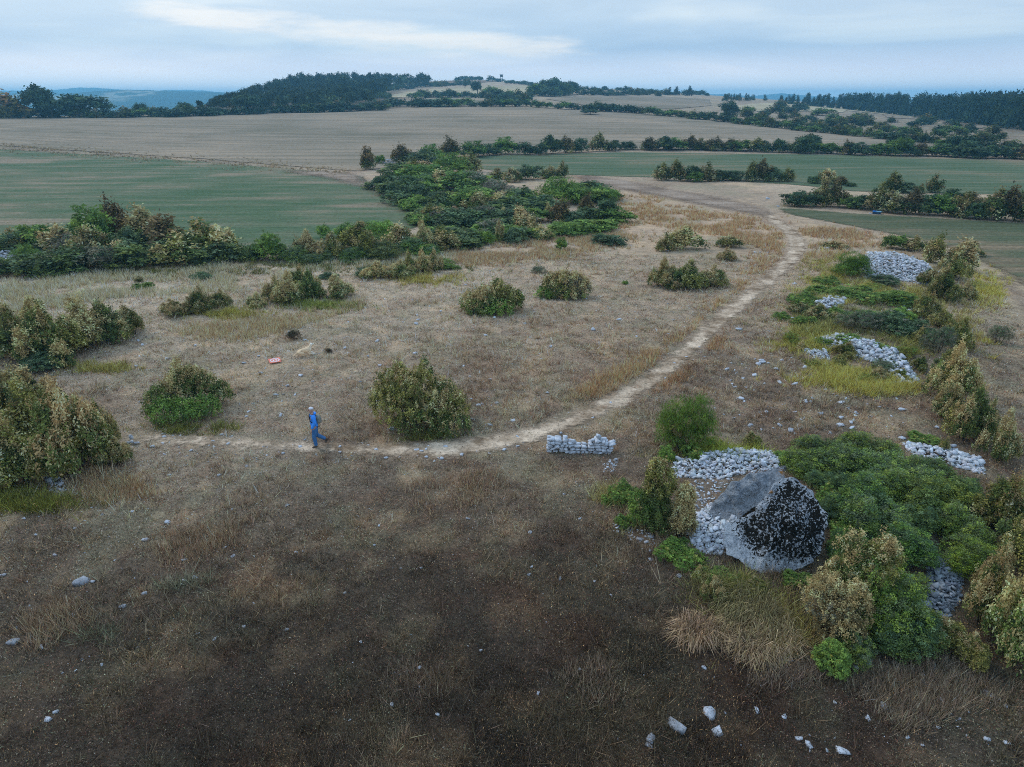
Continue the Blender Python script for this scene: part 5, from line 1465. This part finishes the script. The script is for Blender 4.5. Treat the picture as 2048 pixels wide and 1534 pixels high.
# body, facing -X: pelvis, spine, neck, head; arms; legs
hipz = .93
body = [
 [(.02, 0, hipz, .13), (.01, 0, 1.10, .125), (-.005, 0, 1.28, .15), (-.01, 0, 1.42, .13), (-.02, 0, 1.50, .062), (-.045, 0, 1.565, .075), (-.05, 0, 1.645, .098), (-.045, 0, 1.72, .075)],
 [3, (-.01, -.17, 1.41, .07), (.02, -.235, 1.17, .052), (-.09, -.24, .95, .040), (-.115, -.24, .88, .032)],
 [3, (-.01, .17, 1.41, .07), (.03, .235, 1.17, .052), (-.02, .25, .94, .040), (-.03, .25, .87, .032)],
 [0, (.01, -.095, .86, .098), (-.05, -.10, .48, .068), (-.015, -.10, .12, .048)],
 [0, (.02, .095, .86, .098), (.06, .10, .49, .068), (.38, .10, .24, .048)],
]
parts = [skin('b', *chain(body))]
def hand(wx, wy, wz, dirx, side):
    ms = []
    ms.append(skin('palm', *chain([[(wx, wy, wz + .03, .022), (wx - .01, wy, wz - .03, .034, .018), (wx - .02, wy, wz - .075, .036, .016)]]), 1))
    for k, (dy, ln) in enumerate(((-.027, .062), (-.009, .074), (.009, .070), (.027, .054))):
        ms.append(skin('finger', *chain([[(wx - .02 + dy, wy, wz - .07, .010), (wx - .03 + dy * 1.1, wy + side * .008, wz - .07 - ln * .55, .009), (wx - .038 + dy, wy + side * .026, wz - .07 - ln, .007)]]), 1))
    ms.append(skin('thumb', *chain([[(wx - .03, wy, wz - .02, .011), (wx - .062, wy + side * .012, wz - .055, .010), (wx - .07, wy + side * .018, wz - .085, .008)]]), 1))
    return ms
parts += hand(-.118, -.24, .87, -1, 1) + hand(-.033, .25, .86, -1, -1)
# nose, ears
parts.append(skin('nose', *chain([[(-.135, 0, 1.665, .010), (-.162, 0, 1.632, .016), (-.140, 0, 1.622, .012)]]), 1))
for sy_ in (-1, 1):
    parts.append(skin('ear', *chain([[(-.035, sy_ * .098, 1.665, .010, .022), (-.03, sy_ * .106, 1.635, .008, .018)]]), 1))
bodym = join('body', parts)
link('body', bodym, M_SKIN, per)
for nm, sy_ in (('eye', -1), ('eye', 1)):
    bm = bmesh.new(); bmesh.ops.create_uvsphere(bm, u_segments=10, v_segments=8, radius=.011)
    me = bpy.data.meshes.new('eye'); bm.to_mesh(me); bm.free(); link('eye', me, M_DARK, per, (-.135, sy_ * .036, 1.665))
link('mouth', skin('mouth', *chain([[(-.138, -.024, 1.593, .006), (-.146, 0, 1.591, .007), (-.138, .024, 1.593, .006)]]), 1), plain('lips', (.35, .14, .12)), per)
jk = [
 [(.025, 0, .88, .175, .165), (.02, 0, 1.0, .168, .16), (.005, 0, 1.14, .16, .155), (-.01, 0, 1.30, .175, .165), (-.01, 0, 1.42, .135, .12), (-.015, 0, 1.475, .085, .08)],
 [4, (-.005, -.18, 1.40, .095), (.03, -.245, 1.17, .080), (-.085, -.25, .97, .062), (-.105, -.25, .915, .055)],
 [4, (-.005, .18, 1.40, .095), (.04, .245, 1.17, .080), (-.015, .26, .97, .062), (-.025, .26, .905, .055)],
]
link('jacket', skin('jacket', *chain(jk)), M_JKT, per)
link('hem', skin('hem', *chain([[(.025, 0, .885, .182, .172), (.025, 0, .850, .180, .170)]]), 2), M_DARK, per)
link('hood', skin('hood', *chain([[(.03, -.10, 1.475, .04), (.085, -.06, 1.475, .05), (.105, 0, 1.475, .055), (.085, .06, 1.475, .05), (.03, .10, 1.475, .04)]]), 2), M_JKT, per)
link('collar', skin('collar', *chain([[(-.03, 0, 1.465, .08), (-.036, 0, 1.51, .074)]]), 2), M_DARK, per)
jn = [
 [(.02, 0, .95, .155, .15), (.02, 0, .86, .15, .15)],
 [1, (.01, -.10, .80, .125), (-.055, -.105, .48, .092), (-.03, -.105, .28, .082), (-.01, -.105, .075, .074)],
 [1, (.02, .10, .80, .125), (.065, .105, .48, .092), (.22, .105, .36, .082), (.40, .105, .225, .074)],
]
link('jeans', skin('jeans', *chain(jn)), M_JEAN, per)
link('shoe', skin('shoe', *chain([[(.05, -.105, .05, .045), (-.02, -.105, .06, .055), (-.12, -.105, .04, .045), (-.18, -.105, .035, .035)]]), 2), M_SHOE, per)
link('shoe', skin('shoe', *chain([[(.47, .105, .26, .045), (.43, .105, .19, .055), (.40, .105, .10, .045), (.385, .105, .045, .035)]]), 2), M_SHOE, per)
link('cap', skin('cap', *chain([[(-.035, 0, 1.665, .112, .110), (-.03, 0, 1.715, .106, .104), (-.025, 0, 1.762, .07, .07)]]), 2), M_HAT, per)
pk_ = link('rucksack', skin('rucksack', *chain([[(.20, 0, 1.02, .13, .11), (.215, 0, 1.12, .15, .125), (.205, 0, 1.28, .145, .12), (.17, 0, 1.39, .11, .09)]]), 2), M_PACK, per)
for sy_ in (-1, 1):
    link('strap', skin('strap', *chain([[(.13, sy_ * .11, 1.42, .010, .018), (-.01, sy_ * .115, 1.50, .009, .018), (-.125, sy_ * .12, 1.38, .009, .018), (-.14, sy_ * .13, 1.22, .009, .018), (.02, sy_ * .17, 1.06, .009, .018)]]), 2), M_DARK, pk_)
per.scale = (1.0, 1.0, 1.0)

dp = at(612, 712)
dog = link('dog', None, loc=(dp[0], dp[1], dp[2] + .10))
dog.scale = (1.15, 1.15, 1.15)
dog.rotation_euler = (0, 0, -math.atan2(dp[0], dp[1]) + .15)
tag(dog, 'curly cream dog lying in the grass with its head up, behind the orange mat', 'dog')
dg_ = [
 [(-.30, 0, .17, .11), (-.16, 0, .19, .125), (.02, 0, .205, .13), (.16, 0, .24, .125), (.225, 0, .33, .075), (.265, 0, .42, .062), (.30, 0, .475, .075), (.375, .0, .455, .045), (.425, 0, .445, .034)],
 [0, (-.40, 0, .13, .035), (-.50, -.06, .07, .035), (-.58, -.12, .05, .028)],
 [3, (.17, -.10, .16, .062), (.13, -.13, .05, .045), (.30, -.13, .04, .035), (.40, -.13, .035, .034)],
 [3, (.17, .10, .16, .062), (.13, .13, .05, .045), (.28, .13, .04, .035), (.38, .13, .035, .034)],
 [0, (-.28, -.12, .14, .085), (-.12, -.17, .12, .06), (-.24, -.19, .04, .042), (-.10, -.19, .035, .034)],
 [0, (-.28, .12, .12, .085), (-.14, .15, .09, .06), (-.24, .17, .04, .042), (-.10, .17, .035, .034)],
]
def fur_mat():
    m, t, b = mat_new('cream_fur', .95, .05)
    tcx = N(t, 'ShaderNodeTexCoord')
    sp3 = N(t, 'ShaderNodeSeparateXYZ'); t.links.new(tcx.outputs['Object'], sp3.inputs[0])
    r = ramp_of(t, sp3.outputs['X'], [(.0, (.86, .62, .38)), (.2, (.88, .66, .42)), (.27, (.95, .86, .70))])
    n = noise(t, 40, 4, .7, tcx.outputs['Object'])
    c = mix(t, .4, r.outputs[0], ramp_of(t, n.outputs['Fac'], [(.3, (.7, .7, .7)), (.7, (1.2, 1.2, 1.2))]).outputs[0], 'MULTIPLY')
    t.links.new(c, b.inputs['Base Color']); bump(t, b, n.outputs['Fac'], 1.0, .02)
    return m
dm = skin('dog_body', *chain(dg_))
co = np.zeros(len(dm.vertices) * 3, np.float32); dm.vertices.foreach_get('co', co); co = co.reshape(-1, 3)
nr = np.array([v.normal[:] for v in dm.vertices])
co += nr * ((fbm(co[:, 0] * 22 + co[:, 2] * 9, co[:, 1] * 22 + co[:, 2] * 17, 5, 3) - .5) * .035)[:, None]
dm.vertices.foreach_set('co', co.ravel().astype(np.float32))
M_FUR = fur_mat()
link('body', dm, M_FUR, dog)
for sy_ in (-1, 1):
    link('ear', skin('ear', *chain([[(.285, sy_ * .065, .515, .020, .034), (.285, sy_ * .098, .465, .020, .042), (.29, sy_ * .102, .405, .016, .034)]]), 2), M_FUR, dog)
    bm = bmesh.new(); bmesh.ops.create_uvsphere(bm, u_segments=8, v_segments=6, radius=.011); me = bpy.data.meshes.new('eye'); bm.to_mesh(me); bm.free()
    link('eye', me, M_DARK, dog, (.362, sy_ * .034, .492))
bm = bmesh.new(); bmesh.ops.create_uvsphere(bm, u_segments=8, v_segments=6, radius=.018); me = bpy.data.meshes.new('nose'); bm.to_mesh(me); bm.free()
link('nose', me, M_DARK, dog, (.462, 0, .452))

# ------------------------------------------------------------------ grass and low heath plants (nobody could count them)
ROUGH_HOLES = [GREEN_L, GREEN_R, STUBBLE]
def outside(px, py, ww, D):
    ok = np.ones(len(px), bool)
    for poly in ROUGH_HOLES + [TRACK_R, TRACK_L, TILL_R]: ok &= ~inpoly(px, py, poly)
    return ok
def blades(P, Cc, nb, h, wd, spread, lean, tipk=1.15, rng=RNG):
    """nb blades per tuft, each one triangle"""
    m = len(P)
    P = np.repeat(P, nb, 0); Cc = np.repeat(Cc, nb, 0); hh = np.repeat(h, nb); ww = np.repeat(wd, nb); ss = np.repeat(spread, nb)
    k = len(P)
    a = rng.uniform(0, 2 * math.pi, k); rr = np.sqrt(rng.random(k)) * ss
    off = np.stack([np.cos(a) * rr, np.sin(a) * rr, np.zeros(k)], 1)
    ln = rng.normal(0, 1, (k, 2)) * lean + off[:, :2] / np.maximum(ss[:, None], 1e-3) * lean * 1.2
    H = hh * rng.uniform(.5, 1.2, k)
    b = P + off
    tip = b + np.stack([ln[:, 0] * H, ln[:, 1] * H, H], 1)
    th = rng.uniform(0, math.pi, k)
    sd = np.stack([np.cos(th), np.sin(th), np.zeros(k)], 1) * (ww * rng.uniform(.6, 1.4, k))[:, None]
    V = np.stack([b - sd, b + sd, tip], 1).reshape(-1, 3)
    return V, np.clip(Cc * np.exp(rng.normal(-.05, .45, (k, 1))) * rng.uniform(.9, 1.1, (k, 3)), .004, .7)
def litter(P, Cc, nb, rad, h, sz, rng=RNG):
    """low cushion plants: small leaf flecks over a flat dome"""
    P = np.repeat(P, nb, 0); Cc = np.repeat(Cc, nb, 0); rad = np.repeat(rad, nb); h = np.repeat(h, nb); sz = np.repeat(sz, nb)
    k = len(P)
    a = rng.uniform(0, 2 * math.pi, k); u = np.sqrt(rng.random(k))
    c = P + np.stack([np.cos(a) * u * rad, np.sin(a) * u * rad, h * (1 - u * u) * rng.uniform(.6, 1.1, k) + .015], 1)
    t1 = rng.normal(size=(k, 3)); t1 /= np.linalg.norm(t1, axis=1, keepdims=True)
    t2 = rng.normal(size=(k, 3)); t2[:, 2] *= .5; t2 /= np.linalg.norm(t2, axis=1, keepdims=True)
    s = (sz * rng.uniform(.6, 1.4, k))[:, None]
    V = np.stack([c - t1 * s, c + t1 * s * .6 + t2 * s * .5, c + t2 * s * 1.1], 1).reshape(-1, 3)
    return V, np.clip(Cc * np.exp(rng.normal(-.08, .5, (k, 1))) * rng.uniform(.88, 1.12, (k, 3)), .004, .7)
def scatter(n, d0, d1, amax=50, p=1.0):
    az = np.radians(RNG.uniform(-amax, amax, n))
    D = (d0 ** p + (d1 ** p - d0 ** p) * RNG.random(n)) ** (1 / p)
    x, y = D * np.sin(az), D * np.cos(az)
    z = zfun(x, y)
    px, py = proj(x, y, z)
    return np.stack([x, y, z], 1), px, py, D
def tri_obj(name, VC, label, cat):
    V = np.concatenate([v for v, _ in VC]); C = np.concatenate([c for _, c in VC])
    me = np_mesh(name, V, np.arange(len(V)).reshape(-1, 3), C)
    return tag(link(name, me, M_GRASS), label, cat, kind='stuff')
onpath = lambda P: inpoly(P[:, 0], P[:, 1], PATH_W)
GSC = 1.0
# cushions and moss-like ground plants
P, px, py, D = scatter(int(72000 * GSC), 9.0, 62, 50, .2)
ok = outside(px, py, None, D) & ~inpoly(px, py, STRIP_R) & (~onpath(P) | (RNG.random(len(P)) < .12))
for poly in PILE_PX: ok &= ~inpoly(px, py, poly) | (RNG.random(len(P)) < .12)
P, D = P[ok], D[ok]
hc = heath_col(P[:, 0], P[:, 1]) * np.exp(RNG.normal(0, .42, (len(P), 1)))
kind = RNG.random(len(P))
lum = hc.mean(1, keepdims=True)
for lo, hi, c, f in ((0, .14, (100, 112, 100), .7), (.14, .24, (88, 60, 52), .5), (.24, .36, (150, 132, 108), .5), (.36, .42, (120, 128, 120), .8)):
    s = (kind >= lo) & (kind < hi)
    tcx = np.array(alb(*c)); tcx = tcx / tcx.mean()
    hc[s] = hc[s] * (1 - f) + f * tcx * lum[s] * 1.25
low = litter(P, hc, 17, RNG.uniform(.10, .30, len(P)) * (1 + D / 60), RNG.uniform(.03, .12, len(P)), np.full(len(P), .020) * (.75 + D / 30))
# grass tufts
P, px, py, D = scatter(int(36000 * GSC), 9.0, 75, 50, .35)
dens = np.clip(.35 + (fbm(P[:, 0] / 3, P[:, 1] / 3, 91, 3) - .5) * 3.0, .08, 1)
ok = outside(px, py, None, D) & ~inpoly(px, py, STRIP_R) & (RNG.random(len(P)) < dens) & ~onpath(P)
for poly in PILE_PX: ok &= ~inpoly(px, py, poly)
P, D, px, py = P[ok], D[ok], px[ok], py[ok]
hc = heath_col(P[:, 0], P[:, 1]) * RNG.uniform(.9, 1.5, (len(P), 1)) * np.array([1.08, 1.0, .88])
big = RNG.random(len(P)) < .12            # feathery pale tufts that stand out
hc[big] = hc[big] * 1.35
tuf = blades(P, hc, 13, RNG.uniform(.12, .34, len(P)) * np.where(big, 1.5, 1), .0058 * (.6 + D / 18), RNG.uniform(.08, .2, len(P)), .45)
# taller straw in the upper meadow and along the path
STRAW = [([(-40,560),(200,545),(520,522),(900,505),(930,520),(700,545),(450,580),(250,600),(-40,640)], 9000, .45, (176, 160, 130)),
         ([(900,505),(1240,460),(1300,470),(1100,520),(930,530)], 3500, .4, (160, 136, 104)),
         ([(1220,400),(1290,395),(1420,425),(1530,445),(1570,480),(1520,520),(1440,470),(1300,450),(1220,460)], 4500, .42, (166, 132, 96)),
         ([(1560,440),(1650,452),(1790,485),(1700,495),(1640,520),(1610,500),(1600,470)], 2200, .4, (164, 132, 100)),
         ([(1180,800),(1300,735),(1400,650),(1500,570),(1575,505),(1540,510),(1440,600),(1330,690),(1220,750),(1150,790)], 4200, .42, (166, 132, 92)),
         ([(1360,715),(1420,680),(1450,660),(1430,710),(1330,780),(1300,790)], 900, .35, (150, 116, 84)),
         ([(350,660),(560,630),(720,600),(700,640),(420,690)], 1800, .4, (160, 146, 112)),
         ([(0,289),(690,339),(690,349),(0,299)], 4200, .4, (128, 122, 100)),
         ([(770,1335),(890,1330),(905,1400),(780,1410)], 260, .3, (112, 106, 102)),
         ([(1070,1330),(1215,1325),(1230,1410),(1080,1410)], 320, .3, (114, 106, 98)),
         ([(1690,1370),(1900,1320),(2030,1390),(1800,1470)], 700, .32, (112, 108, 100)),
         ([(1480,1330),(1640,1330),(1640,1370),(1500,1380)], 300, .3, (112, 108, 104)),
         ([(40,1240),(160,1200),(180,1280),(60,1310)], 300, .34, (126, 116, 100)),
         ([(300,1080),(470,1040),(500,1110),(330,1130)], 400, .32, (126, 112, 94)),
         ([(820,960),(1000,940),(960,1010),(830,1030)], 420, .32, (130, 114, 96)),
         ([(140,900),(240,960),(420,930),(300,1000),(180,1010)], 500, .35, (150, 128, 96))]
VC = []
for poly, n_, hh, c in STRAW:
    X = RNG.uniform(min(p[0] for p in poly), max(p[0] for p in poly), n_ * 3); Y = RNG.uniform(min(p[1] for p in poly), max(p[1] for p in poly), n_ * 3)
    o_ = inpoly(X, Y, poly); X = X + RNG.normal(0, 14, len(X)); Y = Y + RNG.normal(0, 5, len(X)); P = at_many(X[o_][:n_], Y[o_][:n_]); P = P[~onpath(P)]
    P = P[fbm(P[:, 0] / 2.5, P[:, 1] / 2.5, 61, 3) > RNG.uniform(.36, .62, len(P))]
    D = np.hypot(P[:, 0], P[:, 1])
    cc_ = np.array(alb(*c, 1.65, .6)) * RNG.uniform(.7, 1.25, (len(P), 1))
    VC.append(blades(P, cc_, 9, RNG.uniform(.6, 1.2, len(P)) * hh, .0045 * (.7 + D / 16), np.full(len(P), .18), .3))
tri_obj('dry_grass', [tuf] + VC, 'dry straw coloured grass over the heath and beside the path', 'grass')
# lime green grass at the feet of bushes and mounds
GREEN = [(440,628,70,10,500,(132,140,62)),(640,612,60,9,500,(108,134,60)),(860,560,60,9,380,(140,142,66)),(180,735,60,10,350,(126,134,66)),(60,1010,70,16,500,(104,118,44)),(30,1000,60,20,300,(90,110,42)),(210,1275,60,16,70,(92,108,92)),(370,1170,60,14,70,(104,116,104)),(1440,1180,50,14,160,(112,124,76)),(1320,1045,40,20,120,(120,128,84)),(1250,1040,40,20,120,(122,128,90)),
 (400,560,50,6,0,(0,0,0)),(1620,690,60,22,500,(150,158,66)),(1700,760,90,14,900,(164,166,70)),(1760,778,70,12,600,(168,168,72)),(1640,735,60,14,400,(160,164,76)),(1700,585,90,18,900,(168,168,84)),(1780,590,60,12,400,(160,160,80)),
 (1660,560,40,14,300,(150,156,74)),(1970,580,36,26,600,(168,168,72)),(1700,640,110,34,1000,(112,128,72)),(1790,690,60,30,400,(122,136,70)),(1640,660,50,26,350,(126,138,72)),(1930,650,26,60,260,(140,142,84)),(1720,590,90,14,500,(150,154,84)),(1850,600,40,30,300,(120,130,70)),(1660,530,50,26,400,(140,146,78)),(1970,690,14,8,60,(160,164,66)),(1970,720,20,6,90,(156,158,64)),(1440,905,70,16,300,(132,160,52)),(1215,990,22,16,120,(150,152,96)),
 (1520,1230,80,60,900,(128,138,70)),(1480,1190,60,30,300,(104,124,58)),(930,645,60,8,0,(0,0,0)),(1000,642,60,6,0,(0,0,0)),(250,545,250,10,900,(84,98,48)),(700,535,220,8,700,(84,100,52)),(360,470,10,4,0,(0,0,0)),
 (870,880,60,14,200,(92,110,52)),(380,860,90,10,250,(96,112,48)),(1120,508,18,6,60,(120,134,62)),(1500,1290,90,28,300,(150,140,98)),(1560,1270,50,40,300,(140,138,84))]
VC = []
for ex, ey, rx, ry, n_, c in GREEN:
    if n_ == 0: continue
    X = ex + RNG.normal(0, .62, n_) * rx; Y = ey + RNG.normal(0, .62, n_) * ry
    P = at_many(X, Y); P = P[~onpath(P)]; P = P[fbm(P[:, 0] / 1.2, P[:, 1] / 1.2, 161, 3) > RNG.uniform(.3, .62, len(P))]
    D = np.hypot(P[:, 0], P[:, 1])
    VC.append(blades(P, np.array(alb(*c, 1.55, .72)) * RNG.uniform(.6, 1.25, (len(P), 1)), 12, RNG.uniform(.18, .42, len(P)), .0045 * (.7 + D / 16), np.full(len(P), .16), .5))
tri_obj('green_grass', VC, 'lime green grass round the mounds and at the feet of the bushes', 'grass')
# arching tussocks in front of the mossy slab
def tussock(px, py, r_px, h, c, label, n=900):
    p = at(px, py); s = np.linalg.norm(p - np.array([0, 0, CAM_H])); r_ = r_px * s / F
    rng = np.random.default_rng(px)
    A = Acc(); V = []; C = []
    for i in range(n):
        a = rng.uniform(0, 6.283); q = math.sqrt(rng.random()) * r_ * .7
        b = np.array([math.cos(a) * q, math.sin(a) * q, 0]); a2 = a + rng.normal(0, 1.1)
        L_ = h * rng.uniform(.3, 1.1); out_ = r_ * rng.uniform(.1, 1.0)
        dr = np.array([math.cos(a2), math.sin(a2), 0]); sd_ = np.array([-dr[1], dr[0], 0]) * .006
        m_ = b + dr * out_ * .45 + [0, 0, L_]; e_ = b + dr * out_ + [0, 0, L_ * rng.uniform(.25, .8)]
        V += [b - sd_, b + sd_, m_ + sd_ * .9, m_ - sd_ * .9, m_ - sd_ * .9, m_ + sd_ * .9, e_ + sd_ * .2, e_ - sd_ * .2]
        cc_ = np.array(alb(*c, 1.15, .5)) * math.exp(rng.normal(-.12, .38)) * np.array([1, rng.uniform(.92, 1.08), rng.uniform(.85, 1.1)]); C += [cc_, cc_]
    me = np_mesh('grass_tussock', np.array(V), np.arange(len(V)).reshape(-1, 4), np.array(C))
    o = link('grass_tussock', me, M_GRASS, loc=(p[0], p[1], p[2])); return tag(o, label, 'grass tussock')
tussock(1388, 1272, 46, .42, (160, 142, 116), 'straw tussock left of the grass below the mossy slab', 700)
tussock(1442, 1275, 38, .34, (150, 138, 112), 'straw tussock between the leftmost and the greenish one below the slab', 500)
tussock(1500, 1222, 50, .5, (126, 134, 88), 'greenish tussock at the foot of the mossy slab', 700)
tussock(1538, 1252, 42, .5, (136, 138, 96), 'yellow green tussock touching the greenish one below the slab', 600)
tussock(1462, 1222, 36, .4, (122, 132, 84), 'small green tussock left of the greenish one below the slab', 450)
tussock(1550, 1292, 46, .42, (156, 148, 118), 'pale tussock beside the half dead bush below the slab', 600)
tussock(1505, 1305, 44, .36, (152, 142, 114), 'lowest pale tussock below the mossy slab', 550)
tussock(1478, 1262, 40, .4, (142, 140, 100), 'middle tussock of the grass below the mossy slab', 500)
# seed heads standing over the foreground heath
P, px, py, D = scatter(int(60000 * GSC), 9.0, 40, 50, .4)
dens = np.clip(.5 + (fbm(P[:, 0] / 2.2, P[:, 1] / 2.2, 191, 3) - .5) * 3.0, .05, 1)
ok = outside(px, py, None, D) & (RNG.random(len(P)) < dens) & ~onpath(P)
for poly in PILE_PX: ok &= ~inpoly(px, py, poly)
P, D = P[ok], D[ok]
k = len(P)
hgt = RNG.uniform(.12, .32, k); ln = RNG.normal(0, .25, (k, 2)) * hgt[:, None]
tip = P + np.stack([ln[:, 0], ln[:, 1], hgt], 1)
th = RNG.uniform(0, math.pi, k); sd_ = np.stack([np.cos(th), np.sin(th), np.zeros(k)], 1)
hw_ = (.0055 * (.7 + D / 25))[:, None]; up_ = np.array([0, 0, 1]) * RNG.uniform(.018, .04, (k, 1)) + np.concatenate([ln, np.zeros((k, 1))], 1) * .2
V1 = np.stack([P - sd_ * .002, P + sd_ * .002, tip], 1).reshape(-1, 3)
V2 = np.stack([tip - up_, tip + sd_ * hw_, tip + up_], 1).reshape(-1, 3)
cst = np.array(alb(104, 88, 70, 1.4)) * RNG.uniform(.6, 1.2, (k, 1)); chd = np.array(alb(168, 146, 116, 1.5)) * np.exp(RNG.normal(-.1, .5, (k, 1)))
tri_obj('heath_plants', [low, (V1, cst), (V2, chd)], 'low brown and grey green cushion plants with ochre seed heads', 'heath plants')

# ------------------------------------------------------------------ the blue air between here and the far hills
hm = bpy.data.materials.new('air'); hm.use_nodes = True
t = hm.node_tree; t.nodes.clear()
o_ = N(t, 'ShaderNodeOutputMaterial'); pv = N(t, 'ShaderNodeVolumePrincipled')
pv.inputs['Color'].default_value = (.26, .69, 1.0, 1)
pv.inputs['Density'].default_value = 0.00036
pv.inputs['Anisotropy'].default_value = 0.35
t.links.new(pv.outputs[0], o_.inputs['Volume'])
zt = 70.0; zb = -95.0
bm = bmesh.new(); bmesh.ops.create_cube(bm, size=1, matrix=Matrix.Translation((0, 0, (zt + zb) / 2)) @ Matrix.Diagonal((12600, 12600, zt - zb, 1)))
me = bpy.data.meshes.new('haze'); bm.to_mesh(me); bm.free()
tag(link('haze', me, hm), kind='stuff')
